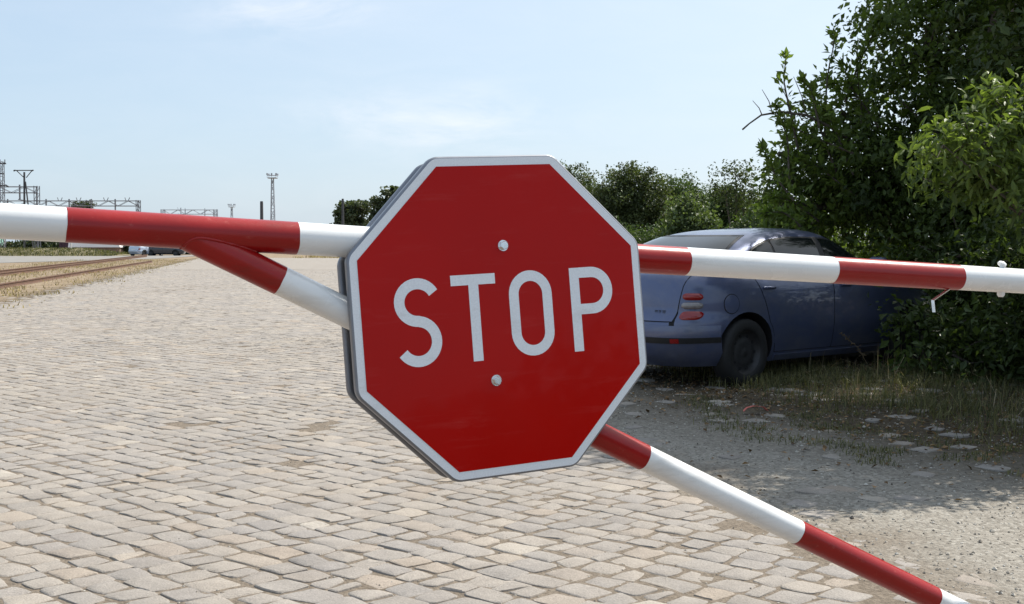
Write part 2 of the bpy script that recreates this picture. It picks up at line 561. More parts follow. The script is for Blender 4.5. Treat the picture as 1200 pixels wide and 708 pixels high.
def ground_z(x, y):
    x, y = np.asarray(x, dtype=float), np.asarray(y, dtype=float)
    g = np.clip((x - edge_x(y)) / 0.7, 0, 1) * np.clip((22 - y) / 6, 0, 1)      # loose gravel side
    z = (vnoise(x, y, 1.1, 1) - 0.5) * 0.035 + (vnoise(x, y, 4.3, 2) - 0.5) * 0.020 + (vnoise(x, y, 11, 3) - 0.5) * 0.008
    bank = np.clip((0.8 * x + 0.55 * (y - 8.2) - 2.9) / 3.0, 0, 1) * np.clip((22 - y) / 6, 0, 1) * np.clip((x - 1.0) / 1.5, 0, 1)
    return g * (z + 0.018) + (0.0158 + (vnoise(x, y, 2.3, 9) - 0.5) * 0.003) * (1 - g) + bank * 0.05 + 0.055 * np.clip((y - 8.6) / 1.6, 0, 1) * np.clip((x + 0.1) / 1.0, 0, 1) * np.clip((22 - y) / 6, 0, 1)


def graded(lo_f, hi_f, step, far):
    mid = np.arange(lo_f, hi_f + step / 2, step)
    up, down = [hi_f], [lo_f]
    s = step
    while up[-1] < far:
        s *= 1.35
        up.append(up[-1] + s)
    s = step
    while down[-1] > -far:
        s *= 1.35
        down.append(down[-1] - s)
    return np.concatenate([down[:0:-1], mid, up[1:]])


gx, gy = graded(-2.0, 6.0, 0.07, 3000), graded(3.4, 15.0, 0.07, 3000)
GX, GY = np.meshgrid(gx, gy)
V = np.stack([GX, GY, ground_z(GX, GY)], -1).reshape(-1, 3)
nx, ny = len(gx), len(gy)
idx = np.arange(nx * ny).reshape(ny, nx)
F = np.stack([idx[:-1, :-1], idx[:-1, 1:], idx[1:, 1:], idx[1:, :-1]], -1).reshape(-1, 4)
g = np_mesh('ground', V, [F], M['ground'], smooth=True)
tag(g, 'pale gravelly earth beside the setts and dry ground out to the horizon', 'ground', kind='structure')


# ------------------------------------------------------------------ granite setts
def make_setts():
    ang = R(-43)
    ca, sa = math.cos(ang), math.sin(ang)
    cells = []
    v = -75.0
    while v < 75:
        rh = rng.uniform(0.128, 0.165)
        u = -75.0 + rng.uniform(0, 0.2)
        n = int(150 / 0.155)
        ws = np.clip(rng.normal(0.158, 0.034, n), 0.085, 0.26)
        us = u + np.cumsum(ws)
        cu, cv = us - ws / 2, np.full(n, v + rh / 2)
        x, y = cu * ca - cv * sa, cu * sa + cv * ca + 30
        m = (y > 2.6) & (y < 62) & (np.abs(x) < y * 0.414 + 2.2)
        m &= (x > left_x(y) + rng.normal(0, 0.25, n))
        cells.append(np.stack([cu[m], cv[m], ws[m], np.full(m.sum(), rh), x[m], y[m]], -1))
        v += rh
    C = np.concatenate(cells)
    x, y = C[:, 4], C[:, 5]
    d = x - edge_x(y) + (vnoise(x + 40, y + 40, 0.9, 5) - 0.5) * 0.9
    # past the paved edge single half buried stones remain
    keep = rng.random(len(C)) < np.where(d < -0.2, 0.997, np.where(d < 0.25, 0.7, np.where((d < 5.0) & (y < 13), 0.06, 0.0)))
    hole = ((x + 1.36) ** 2 + ((y - 8.75) * .6) ** 2 < 0.012) | ((x + 2.27) ** 2 / .03 + (y - 8.85) ** 2 / .012 < 1)
    keep &= ~hole
    C, d = C[keep], d[keep]
    x, y = C[:, 4], C[:, 5]
    n = len(C)
    wave = (vnoise(x + 90, y + 90, 0.35, 6) - 0.5) * 0.003
    top = 0.020 + wave + rng.normal(0, 0.0014, n) - np.clip(d + 0.25, 0, 0.5) * 0.012 + np.where(d > .25, ground_z(x, y) - .0075 + rng.normal(0, .003, n), 0)
    near = y < 17
    rv = rng.random(n)
    gap = rng.uniform(0.0045, 0.0115, n)
    hw, hh = C[:, 2] / 2 - gap, C[:, 3] / 2 - gap
    # small rotation + jitter of the corners
    rot_ = rng.normal(0, 0.05, n)
    out = []

    def world(lu, lv):
        c_, s_ = np.cos(rot_), np.sin(rot_)
        uu = C[:, 0] + lu * c_ - lv * s_
        vv = C[:, 1] + lu * s_ + lv * c_
        return uu * ca - vv * sa, uu * sa + vv * ca + 30
    corner = [(-1, -1), (1, -1), (1, 1), (-1, 1)]
    jit = rng.normal(0, 0.0095, (n, 4, 2))
    cx = np.stack([s[0] * hw for s in corner], 1) + jit[:, :, 0]
    cy = np.stack([s[1] * hh for s in corner], 1) + jit[:, :, 1]
    # --- near stones: 12-point outline with worn corners, three rings and a crown
    I = np.where(near)[0]
    V, A = [], []
    K = 12
    oc = []
    ch = rng.uniform(0.08, 0.24, n)
    for k in range(4):
        p0, p1, p2 = (k - 1) % 4, k, (k + 1) % 4
        ax, ay = cx[:, p1] + (cx[:, p0] - cx[:, p1]) * ch / 2, cy[:, p1] + (cy[:, p0] - cy[:, p1]) * ch / 2
        bx, by = cx[:, p1] + (cx[:, p2] - cx[:, p1]) * ch / 2, cy[:, p1] + (cy[:, p2] - cy[:, p1]) * ch / 2
        mx, my = (cx[:, p1] + cx[:, p2]) / 2, (cy[:, p1] + cy[:, p2]) / 2
        bul = 1 + rng.normal(0.045, 0.04, n)
        oc += [(ax * 1.0, ay * 1.0), (bx, by), (mx * bul, my * bul)]
    tilt = rng.normal(0, 0.010, (n, 2))
    rings = [(1.03, -0.045), (1.0, -0.0042), (0.955, -0.0013), (0.85, 0.0003)]
    cols = []
    for sc_, dz in rings:
        for (ox, oy) in oc:
            wx, wy = world(ox * sc_, oy * sc_)
            z = top + dz + tilt[:, 0] * ox + tilt[:, 1] * oy
            if dz > -0.04:
                z = z + rng.normal(0, 0.0013, n)
            cols.append(np.stack([wx, wy, z], -1))
    wx, wy = world(0 * hw, 0 * hw)
    cols.append(np.stack([wx, wy, top + 0.0008], -1))
    VV = np.stack([c_[I] for c_ in cols], 1)
    m = VV.shape[1]
    Vn = VV.reshape(-1, 3)
    off = (np.arange(len(I)) * m)[:, None]
    q = []
    for rgi in range(3):
        for k in range(K):
            k2 = (k + 1) % K
            q.append([rgi * K + k, rgi * K + k2, (rgi + 1) * K + k2, (rgi + 1) * K + k])
    tri = [[3 * K + k, 3 * K + (k + 1) % K, 4 * K] for k in range(K)]
    Q = (np.array(q)[None] + off[:, :, None]).reshape(-1, 4)
    T = (np.array(tri)[None] + off[:, :, None]).reshape(-1, 3)
    An = np.repeat(rv[I], m)
    # --- far stones
    J = np.where(~near)[0]
    cols = []
    for sc_, dz in ((1.05, -0.03), (1.0, -0.0035), (0.9, 0.0)):
        for k in range(4):
            wx, wy = world(cx[:, k] * sc_, cy[:, k] * sc_)
            cols.append(np.stack([wx, wy, top + dz], -1))
    VF = np.stack([c_[J] for c_ in cols], 1).reshape(-1, 3)
    off = (np.arange(len(J)) * 12 + len(Vn))[:, None]
    q = [[r * 4 + k, r * 4 + (k + 1) % 4, r * 4 + 4 + (k + 1) % 4, r * 4 + 4 + k] for r in (0, 1) for k in range(4)] + [[8, 9, 10, 11]]
    Q2 = (np.array(q)[None] + off[:, :, None]).reshape(-1, 4)
    Vall, Aall = np.concatenate([Vn, VF]), np.concatenate([An, np.repeat(rv[J], 12)])
    # far continuation sheet of the same road
    b = len(Vall)
    far = []
    for yy in (60.0, 80.0, 109.0):
        far += [(float(left_x(yy)), yy, 0.026), (12.0, yy, 0.026)]
    Vall = np.concatenate([Vall, np.array(far)])
    Aall = np.concatenate([Aall, np.zeros(6)])
    Q3 = np.array([[0, 1, 3, 2], [2, 3, 5, 4]]) + b
    mi = np.concatenate([np.zeros(len(Q) + len(T) + len(Q2)), np.ones(2)])
    o = np_mesh('cobblestone_road', Vall, [Q, T, Q2, Q3], [M['stone'], M['stone_far']], smooth=True, attr=Aall, mi=mi)
    o.data.set_sharp_from_angle(angle=R(34))
    tag(o, 'worn grey and beige granite setts with sandy joints', 'road', kind='structure')
    print('setts', n, len(I), len(J))


make_setts()


def make_pebbles():
    # grit on the loose side and in the joints
    n = 26000
    y = 3.4 + 9.5 * rng.random(n) ** 1.5
    x = -1.8 + rng.random(n) * 6.8
    d = x - edge_x(y)
    k = rng.random(n) < np.where(d > -0.2, 1.0, 0.42)
    k &= (np.abs(x) < y * 0.414 + 0.6)
    x, y, d = x[k], y[k], d[k]
    n = len(x)
    s = np.clip(rng.lognormal(-5.35, 0.42, n), 0.0025, 0.018)
    s = np.where(d < -0.2, np.minimum(s, 0.006), s)
    z = ground_z(x, y) + s * 0.25
    base = np.array([(1, 0, 0), (-1, 0, 0), (0, 1, 0), (0, -1, 0), (0, 0, 0.7), (0, 0, -0.7)])
    P = base[None] * s[:, None, None] * rng.uniform(0.55, 1.3, (n, 6, 1))
    a = rng.random(n) * 6.283
    ca, sa = np.cos(a)[:, None], np.sin(a)[:, None]
    P = np.stack([P[:, :, 0] * ca - P[:, :, 1] * sa, P[:, :, 0] * sa + P[:, :, 1] * ca, P[:, :, 2]], -1)
    P += np.stack([x, y, z], -1)[:, None]
    f = np.array([(0, 2, 4), (2, 1, 4), (1, 3, 4), (3, 0, 4), (2, 0, 5), (1, 2, 5), (3, 1, 5), (0, 3, 5)])
    F = (f[None] + (np.arange(n) * 6)[:, None, None]).reshape(-1, 3)
    o = np_mesh('gravel', P.reshape(-1, 3), [F], M['pebble'], attr=np.repeat(rng.random(n), 6))
    tag(o, 'small grit and pebbles strewn over the ground', 'gravel', kind='stuff')


make_pebbles()

# ------------------------------------------------------------------ stop sign + barrier
# sign plane: pose of the 600 mm octagon in front of the camera
S_SC = 0.568


def rot_sign(rx, ry, rz):
    return Matrix.Rotation(ry, 3, 'Y') @ Matrix.Rotation(rx, 3, 'X') @ Matrix.Rotation(rz, 3, 'Z')


CAMR = Matrix.Rotation(R(90) - PITCH, 3, 'X')
S_ROT = CAMR @ rot_sign(-0.0373995, 0.4290468, 0.0671666)
S_LOC = cam.location + CAMR @ (Vector((-0.0222277, -0.0426693, -4.12318)) * S_SC)
S_MAT = Matrix.Translation(S_LOC) @ S_ROT.to_4x4()


def octagon(ap, rad=0.0, seg=6):
    """outline with apothem ap and rounded corners"""
    pts = []
    Rv = ap / math.cos(math.pi / 8)
    for k in range(8):
        th = math.pi / 8 + k * math.pi / 4
        c = Vector((math.cos(th), math.sin(th)))
        if rad <= 0:
            pts.append(c * Rv)
        else:
            ctr = c * (Rv - rad / math.cos(math.pi / 8))
            for i in range(seg + 1):
                a = th - math.pi / 8 + (math.pi / 4) * i / seg
                pts.append(ctr + Vector((math.cos(a), math.sin(a))) * rad)
    return pts


def sign_panel(name, parent, mats, thick=0.016, ap=0.303, rad=0.032):
    """dished plate: flat face, rolled edge, open back with flange; front face +z at z=0"""
    mb = MB()
    prof = [(-0.0042, 0.0), (-0.0018, -0.0006), (-0.0005, -0.002), (0.0, -0.0045), (0.0, -thick + 0.002), (-0.002, -thick), (-0.012, -thick), (-0.0125, -thick + 0.0015),
            (-0.0035, -thick + 0.0025), (-0.0035, -0.003)]
    n = None
    vs_ = []
    for dr, z in prof:
        ring = octagon(ap + dr, rad + dr)
        n = len(ring)
        vs_ += [(p.x, p.y, z) for p in ring]
    fs_ = []
    for i in range(len(prof) - 1):
        for k in range(n):
            k2 = (k + 1) % n
            fs_.append((i * n + k2, i * n + k, (i + 1) * n + k, (i + 1) * n + k2))
    mb.add(vs_, fs_, 0, True)
    mb.add(vs_[:n], [tuple(range(n))], 1)
    mb.add(vs_[-n:], [tuple(reversed(range(n)))], 2)
    return mb.build(name, mats, parent)


def stroke(mb, path, w, z, closed=False):
    pts = [Vector(p) for p in path]
    m = len(pts)
    vs_ = []
    for i in range(m):
        a = pts[(i - 1) % m] if (closed or i > 0) else pts[i]
        b = pts[(i + 1) % m] if (closed or i < m - 1) else pts[i]
        tdir = (b - a).normalized()
        nrm = Vector((-tdir.y, tdir.x))
        vs_ += [(*(pts[i] - nrm * w / 2), z), (*(pts[i] + nrm * w / 2), z)]
    fs_ = []
    for i in range(m if closed else m - 1):
        j = (i + 1) % m
        fs_.append((2 * i, 2 * j, 2 * j + 1, 2 * i + 1))
    mb.add(vs_, fs_, 0)


def arc(cx, cy, rx, ry, a0, a1, n=16):
    return [(cx + rx * math.cos(R(a0 + (a1 - a0) * i / n)), cy + ry * math.sin(R(a0 + (a1 - a0) * i / n))) for i in range(n + 1)]


def lettering(parent):
    mb = MB()
    w = 20.2
    z = 1.1
    S = arc(-174.5, 35, 35.8, 34.6, 28, 270, 26) + arc(-178.5, -36.5, 36.4, 36.6, 90, -147, 26)[1:]
    stroke(mb, S, w, z)
    stroke(mb, [(-106.9, 70.5), (-16.4, 70.5)], 19.6, z)
    stroke(mb, [(-61.6, 60.7), (-61.9, -82.3)], w, z)
    O_ = arc(55.4, 36, 35.2, 35.2, 0, 180, 18) + arc(55.4, -36.6, 35.2, 35.2, 180, 360, 18)
    stroke(mb, O_, w, z, True)
    stroke(mb, [(151.6, 80.5), (151.6, -82.0)], w + .3, z)
    stroke(mb, [(161.8, 70.6), (188, 70.6)] + arc(188.5, 35, 35.6, 35.6, 90, -90, 18) + [(188, -.6), (161.8, -.6)], w, z)
    mb.v = [(a / 1000, b / 1000, c_ / 1000) for a, b, c_ in mb.v]
    return mb.build('lettering', M['film_white'], parent)


def hex_bolt(parent, x, y, rz):
    mb = MB()
    mb.tube([(x, y, 0.0004), (x, y, 0.0022)], 0.0105, 20)
    vs_, fs_ = [], []
    for rr, z in ((0.0086, 0.0022), (0.0086, 0.0078), (0.0074, 0.0092)):
        for k in range(6):
            vs_.append((x + rr * math.cos(rz + k * math.pi / 3), y + rr * math.sin(rz + k * math.pi / 3), z))
    for i in range(2):
        for k in range(6):
            fs_.append((i * 6 + k, i * 6 + (k + 1) % 6, i * 6 + 6 + (k + 1) % 6, i * 6 + 6 + k))
    fs_.append(tuple(range(12, 18)))
    mb.add(vs_, fs_)
    return mb.build('bolt', M['zinc'], parent)


def stop_sign(label, mat4):
    e = empty('stop_sign', label=label, cat='stop sign', group='octagonal stop signs bolted back to back on the barrier')
    e.matrix_world = mat4
    sign_panel('panel', e, [M['alu'], M['film_white'], M['alu_dark']])
    mb = MB()
    oc = octagon(0.284)
    mb.add([(p.x, p.y, 0.0006) for p in oc], [tuple(range(8))])
    mb.build('red_field', M['film_red'], e)
    lettering(e)
    hex_bolt(e, 0.0056, 0.1312, 0.3)
    hex_bolt(e, -0.0293, -0.1215, 0.75)
    return e


stop_sign('red octagonal STOP sign facing the viewer, white letters and pale border, bolted to the barrier', S_MAT)
back = S_MAT @ Matrix.Translation((0.0105, -0.001, -0.1005)) @ Matrix.Rotation(math.pi, 4, 'Y')
stop_sign('second octagonal plate behind the STOP sign facing away, only its grey left edge showing', back)

# barrier tubes lie in a plane 48 mm behind the sign face
SN = S_ROT @ Vector((0, 0, 1))
PL = S_LOC - SN * 0.0475


def on_plane(px, py, off=0.0):
    v = CAMR @ Vector(((px - 600) / FPX, (354 - py) / FPX, -1.0))
    p0 = PL - SN * off
    return cam.location + v * ((p0 - cam.location).dot(SN) / v.dot(SN))


A0, A1 = on_plane(0, 258.9), on_plane(1195, 329.5)
adir = (A1 - A0).normalized()
BR0, BR1 = on_plane(328, 328.5), on_plane(933, 623)
bdir = (BR1 - BR0).normalized()


def axis_s(px, py, o, dr):
    """parameter along an axis for a pixel on it"""
    return (on_plane(px, py) - o).dot(dr)


def banded_tube(mb, o, dr, s0, s1, bands, first, r, n=40, wob=0.0):
    """tube whose paint changes at the given axis positions; mi 0 white, 1 red"""
    cuts = [s0] + [b for b in bands if s0 < b < s1] + [s1]
    m = first
    a = Vector((0, 0, 1))
    a = (a - dr * a.dot(dr)).normalized()
    b = dr.cross(a)
    for i in range(len(cuts) - 1):
        c0, c1 = cuts[i], cuts[i + 1]
        k = max(1, int((c1 - c0) / 0.12))
        rr = r + (0.00035 if m else 0.0)
        ss = [c0 + (c1 - c0) * j / k for j in range(k + 1)]
        vs_, fs_ = [], []
        for s in ss:
            for q in range(n):
                th = 2 * math.pi * q / n
                e_ = 0.0
                if s in (c0, c1) and s not in (s0, s1):
                    e_ = 0.0004 * math.sin(3 * th + s * 40) + 0.0002 * math.sin(7 * th + s * 90)
                vs_.append(o + dr * (s + e_) + (a * math.cos(th) + b * math.sin(th)) * rr)
        for j in range(k):
            for q in range(n):
                q2 = (q + 1) % n
                fs_.append((j * n + q, j * n + q2, (j + 1) * n + q2, (j + 1) * n + q))
        mb.add(vs_, fs_, m, True)
        m = 1 - m
    for s, rev in ((s0, True), (s1, False)):
        ring = [o + dr * s + (a * math.cos(2 * math.pi * q / n) + b * math.sin(2 * math.pi * q / n)) * r for q in range(n)]
        mb.add(ring, [tuple(reversed(range(n))) if rev else tuple(range(n))], 0)


ARM_R, BRACE_R = 0.0294, 0.0268
base_pt = Vector((A0.x, A0.y, 0)) - Vector((adir.x, adir.y, 0)) * 0.55
barrier = empty('boom_barrier', base_pt, 0, 'red and white striped tubular boom barrier with a diagonal brace across the setts', 'barrier')
INV = Matrix.Translation(-base_pt)


def bld(mb, name, mats, parent=barrier):
    o = mb.build(name, mats, None)
    o.data.transform(INV)
    o.parent = parent
    return o


arm_b = [axis_s(77, 264, A0, adir), axis_s(347, 277, A0, adir), axis_s(640, 294, A0, adir), axis_s(802, 303.5, A0, adir), axis_s(974, 316.5, A0, adir), axis_s(1121.5, 325.5, A0, adir)]
step = arm_b[-1] - arm_b[-2]
arm_b += [arm_b[-1] + step, arm_b[-1] + 2 * step]
print('arm bands', [round(b, 3) for b in arm_b], 'arm depth', A0.y, A1.y, 'z', A0.z, A1.z)
mb = MB()
banded_tube(mb, A0, adir, -0.75, arm_b[-2] + 0.1, arm_b, 0, ARM_R)
bld(mb, 'boom', [M['white_paint'], M['red_paint']])
br_b = [axis_s(328, 328.5, BR0, bdir), axis_s(560, 441, BR0, bdir), axis_s(753.5, 536, BR0, bdir), axis_s(933, 623, BR0, bdir), axis_s(1094, 699, BR0, bdir)]
br_b += [br_b[-1] + (br_b[-1] - br_b[-2])]
# brace starts where its axis meets the boom axis
w0 = A0 - BR0
a_, b_, c_ = adir.dot(adir), adir.dot(bdir), bdir.dot(bdir)
d_, e_ = adir.dot(w0), bdir.dot(w0)
s_br = (a_ * e_ - b_ * d_) / (a_ * c_ - b_ * b_)
s_arm = (b_ * e_ - c_ * d_) / (a_ * c_ - b_ * b_)
mb = MB()
banded_tube(mb, BR0, bdir, s_br, br_b[-1] + 0.35, br_b, 1, BRACE_R)
brace = bld(mb, 'brace', [M['white_paint'], M['red_paint']])
# weld bead where the brace runs into the boom
J = A0 + adir * s_arm
up = (Vector((0, 0, 1)) - adir * adir.z).normalized()
fr = SN.copy()
mb = MB()
pts = []
cosb = adir.dot(bdir)
for k in range(25):
    th = R(-78 + 156 * k / 24)
    # point on the brace surface where it meets the boom surface (front side half of the intersection)
    bn = (up - bdir * up.dot(bdir)).normalized()
    q = fr * math.cos(th) * BRACE_R + bn * math.sin(th) * BRACE_R
    # march along the brace axis until the distance from the boom axis equals ARM_R
    lo, hi = 0.0, 0.4
    for _ in range(30):
        mid = (lo + hi) / 2
        p = J + q + bdir * mid
        dist = ((p - A0) - adir * (p - A0).dot(adir)).length
        if dist < ARM_R: lo = mid
        else: hi = mid
    pts.append(J + q + bdir * lo)
mb.tube(pts, [0.0026 + 0.0006 * math.sin(k * 2.3) + 0.0006 * rng.normal() for k in range(25)], 8, 0)
bld(mb, 'weld_bead', M['red_paint'])
# clip on the boom (upper cap, lower nut) and the bent hanger strip
cl = A0 + adir * axis_s(1174, 328, A0, adir)
mb = MB()
mb.tube([cl + up * (ARM_R - 0.003), cl + up * (ARM_R + 0.008)], 0.006, 12)
mb.tube([cl + up * (ARM_R + 0.006) - adir * 0.004, cl + up * (ARM_R + 0.011), cl + up * (ARM_R + 0.0125)], [0.0105, 0.0095, 0.004], 14)
bld(mb, 'bolt', M['white_paint'])
mb = MB()
mb.tube([cl - up * (ARM_R - 0.002), cl - up * (ARM_R + 0.006), cl - up * (ARM_R + 0.011)], [0.010, 0.0095, 0.006], 6)
bld(mb, 'nut', M['white_paint'])
mb = MB()
hp = [on_plane(1112, 339, -0.006), on_plane(1093, 352, -0.010), on_plane(1094.5, 366, -0.012)]
sd = (adir * 0.55 + fr * 0.8).normalized()
for i in range(2):
    p, q = hp[i], hp[i + 1]
    w = 0.0032
    nn = (q - p).cross(sd).normalized() * 0.0012
    mb.add([p - sd * w - nn, p + sd * w - nn, q + sd * w - nn, q - sd * w - nn, p - sd * w + nn, p + sd * w + nn, q + sd * w + nn, q - sd * w + nn],
           [(3, 2, 1, 0), (4, 5, 6, 7), (0, 1, 5, 4), (1, 2, 6, 5), (2, 3, 7, 6), (3, 0, 4, 7)])
bld(mb, 'hanger_strip', M['zinc'])
# pivot post, outside the picture on the left, carries the boom
pz = (A0 - adir * 0.55)
mb = MB()
mb.tube([(pz.x, pz.y, 0), (pz.x, pz.y, pz.z - ARM_R + .004)], 0.055, 20)
mb.box((pz.x, pz.y, 0.012), (0.26, 0.26, 0.022), 0.3)
mb.box((pz.x, pz.y, pz.z - ARM_R - 0.03), (0.12, 0.16, 0.05), 0.41)
bld(mb, 'pivot_post', M['mast_grey'])
mb = MB()
ez = A0 + adir * (arm_b[-2] - 0.02)
mb.tube([(ez.x, ez.y, 0), (ez.x, ez.y, ez.z - ARM_R + .003)], 0.03, 16)
bld(mb, 'rest_post', M['mast_grey'])


# ------------------------------------------------------------------ cars
def pchip(xs, ys):
    xs, ys = np.array(xs, float), np.array(ys, float)
    h = np.diff(xs)
    dl = np.diff(ys) / h
    m = np.zeros(len(xs))
    for i in range(1, len(xs) - 1):
        if dl[i - 1] * dl[i] > 0:
            w1, w2 = 2 * h[i] + h[i - 1], h[i] + 2 * h[i - 1]
            m[i] = (w1 + w2) / (w1 / dl[i - 1] + w2 / dl[i])
    m[0], m[-1] = dl[0], dl[-1]

    def f(x):
        x = np.clip(x, xs[0], xs[-1])
        i = np.clip(np.searchsorted(xs, x) - 1, 0, len(h) - 1)
        tt = (x - xs[i]) / h[i]
        return ((1 + 2 * tt) * (1 - tt) ** 2 * ys[i] + tt * (1 - tt) ** 2 * h[i] * m[i] + tt * tt * (3 - 2 * tt) * ys[i + 1] + tt * tt * (tt - 1) * h[i] * m[i + 1])
    return f


HATCH = dict(
    xr=([.20, .30, .40, .50, .58, .62, .66, .75, .88, .96, 1.00, 1.03, 1.10, 1.20, 1.28, 1.34, 1.38, 1.402, 1.413],
        [.20, .10, .045, .02, .02, .045, .075, .08, .10, .125, .16, .24, .42, .66, .88, 1.10, 1.36, 1.65, 1.90]),
    xf=([.20, .30, .42, .52, .62, .70, .76, .82, .88, .93, .97, 1.02, 1.10, 1.20, 1.28, 1.34, 1.38, 1.402, 1.413],
        [4.05, 4.13, 4.18, 4.19, 4.16, 4.09, 3.98, 3.80, 3.56, 3.38, 3.24, 3.10, 2.94, 2.74, 2.58, 2.44, 2.29, 2.12, 1.98]),
    w=([.20, .28, .40, .55, .70, .85, .93, .97, 1.02, 1.10, 1.20, 1.28, 1.34, 1.38, 1.402, 1.413],
       [.78, .825, .855, .872, .872, .860, .84, .815, .79, .755, .71, .665, .60, .50, .34, .03]))
WHEELS = (0.80, 3.34)


def make_car(label, paint_mat, loc, heading, group=None, detail=True, name='parked_car'):
    fr_, ff_, fw_ = pchip(*HATCH['xr']), pchip(*HATCH['xf']), pchip(*HATCH['w'])

    def ab(z):
        xr, xf = fr_(z), ff_(z)
        return (xr + xf) / 2, (xf - xr) / 2, fw_(z)
    EN = 5.0

    def nexp(z):
        return np.interp(z, [.2, .9, 1.1, 1.38, 1.413], [5.2, 5.0, 4.2, 3.2, 2.4])

    def side(x, z, off=0.0, sgn=-1):
        def p(x, z):
            xc, a, w = ab(z)
            n = nexp(z)
            return Vector((x, sgn * w * max(0.0, 1 - min(1, abs((x - xc) / a)) ** n) ** (1 / n), z))
        q = p(x, z)
        if off:
            n = (p(x + .004, z) - p(x - .004, z)).cross(p(x, z + .004) - p(x, z - .004)).normalized()
            if n.y * sgn < 0: n = -n
            q = q + n * off
        return q

    def rear(y, z, off=0.0):
        def p(y, z):
            xc, a, w = ab(z)
            n = nexp(z)
            return Vector((xc - a * max(0.0, 1 - min(1, abs(y / w)) ** n) ** (1 / n), y, z))
        q = p(y, z)
        if off:
            n = (p(y + .004, z) - p(y - .004, z)).cross(p(y, z + .004) - p(y, z - .004)).normalized()
            if n.x > 0: n = -n
            q = q + n * off
        return q

    def front(y, z, off=0.0):
        def p(y, z):
            xc, a, w = ab(z)
            n = nexp(z)
            return Vector((xc + a * max(0.0, 1 - min(1, abs(y / w)) ** n) ** (1 / n), y, z))
        q = p(y, z)
        if off:
            n = (p(y + .004, z) - p(y - .004, z)).cross(p(y, z + .004) - p(y, z - .004)).normalized()
            if n.x < 0: n = -n
            q = q + n * off
        return q

    def corner(phi, z, off=0.0, sgn=-1):
        """superellipse angle: 0 = straight back, 90 = straight to the side"""
        def p(phi, z):
            xc, a, w = ab(z)
            n = nexp(z)
            c, s = max(1e-6, math.cos(phi)), max(1e-6, math.sin(phi))
            return Vector((xc - a * c ** (2 / n), sgn * w * s ** (2 / n), z))
        q = p(phi, z)
        if off:
            n = (p(phi + .004, z) - p(phi - .004, z)).cross(p(phi, z + .004) - p(phi, z - .004)).normalized()
            if n.y * sgn < 0: n = -n
            q = q + n * off
        return q

    root = empty(name, loc, heading, label, 'car', group)
    # body shell
    NP = 88 if detail else 40
    zs = np.concatenate([np.linspace(.20, .64, 14), np.linspace(.66, 1.06, 18), np.linspace(1.08, 1.34, 10), [1.355, 1.37, 1.38, 1.388, 1.395, 1.401, 1.406, 1.410, 1.4125]])
    vs_, fs_ = [], []
    for z in zs:
        xc, a, w = ab(z)
        n = nexp(z)
        for k in range(NP):
            th = 2 * math.pi * k / NP
            c, s = math.cos(th), math.sin(th)
            vs_.append((xc + a * math.copysign(abs(c) ** (2 / n), c), w * math.copysign(abs(s) ** (2 / n), s), float(z)))
    for i in range(len(zs) - 1):
        for k in range(NP):
            k2 = (k + 1) % NP
            fs_.append((i * NP + k, i * NP + k2, (i + 1) * NP + k2, (i + 1) * NP + k))
    mb = MB()
    mb.add(vs_, fs_ + [tuple(reversed(range(NP))), tuple(range((len(zs) - 1) * NP, len(zs) * NP))], 0, True)
    body = mb.build('body', [paint_mat, M['seam']], root)
    # wheel wells
    cut = MB()
    for x in WHEELS:
        for sg in (-1, 1):
            cut.tube([(x, sg * 0.60, .315), (x, sg * 1.1, .315)], 0.345, 36, 0, True, False)
    co = cut.build('well_cutter', M['seam'], root)
    for ob_ in (co, body):
        bm = bmesh.new()
        bm.from_mesh(ob_.data)
        bmesh.ops.remove_doubles(bm, verts=bm.verts[:], dist=1e-5)
        bmesh.ops.recalc_face_normals(bm, faces=bm.faces[:])
        bm.to_mesh(ob_.data)
        bm.free()
    md = body.modifiers.new('wells', 'BOOLEAN')
    md.operation = 'DIFFERENCE'
    md.solver = 'EXACT'
    md.object = co
    bpy.context.view_layer.update()
    dg = bpy.context.evaluated_depsgraph_get()
    me = bpy.data.meshes.new_from_object(body.evaluated_get(dg))
    body.modifiers.clear()
    body.data = me
    me.materials.clear()
    me.materials.append(paint_mat)
    me.materials.append(M['seam'])
    for p in me.polygons:
        c = p.center
        for x in WHEELS:
            if abs(math.hypot(c.x - x, c.z - .315) - .345) < .012 and abs(c.y) < .86 and abs(p.normal.y) < .3 or (abs(abs(c.y) - .6) < .01 and c.z < .7):
                p.material_index = 1
        p.use_smooth = p.material_index == 0 and len(p.vertices) < 20
    me.set_sharp_from_angle(angle=R(38))
    bpy.data.objects.remove(co)

    def grid(fn, nu, nv, name, mat, parent=root, back=True):
        """sheet over the shell with its rim folded down to the shell"""
        vs_, fs_ = [], []
        for i in range(nu + 1):
            for j in range(nv + 1):
                vs_.append(fn(i / nu, j / nv, 1.0))
        for i in range(nu):
            for j in range(nv):
                a = i * (nv + 1) + j
                fs_.append((a, a + nv + 1, a + nv + 2, a + 1))
        rim = [(i, 0) for i in range(nu + 1)] + [(nu, j) for j in range(1, nv + 1)] + [(i, nv) for i in range(nu - 1, -1, -1)] + [(0, j) for j in range(nv - 1, 0, -1)]
        b = len(vs_)
        for i, j in rim:
            vs_.append(fn(i / nu, j / nv, -0.3))
        for k in range(len(rim)):
            k2 = (k + 1) % len(rim)
            i0, j0 = rim[k]
            i1, j1 = rim[k2]
            fs_.append((i0 * (nv + 1) + j0, b + k, b + k2, i1 * (nv + 1) + j1))
        m_ = MB()
        m_.add(vs_, fs_, 0, True)
        o = m_.build(name, mat, parent)
        bm = bmesh.new()
        bm.from_mesh(o.data)
        bmesh.ops.recalc_face_normals(bm, faces=bm.faces[:])
        bm.to_mesh(o.data)
        bm.free()
        o.data.set_sharp_from_angle(angle=R(50))
        return o

    lp = lambda a, b, u: a + (b - a) * u
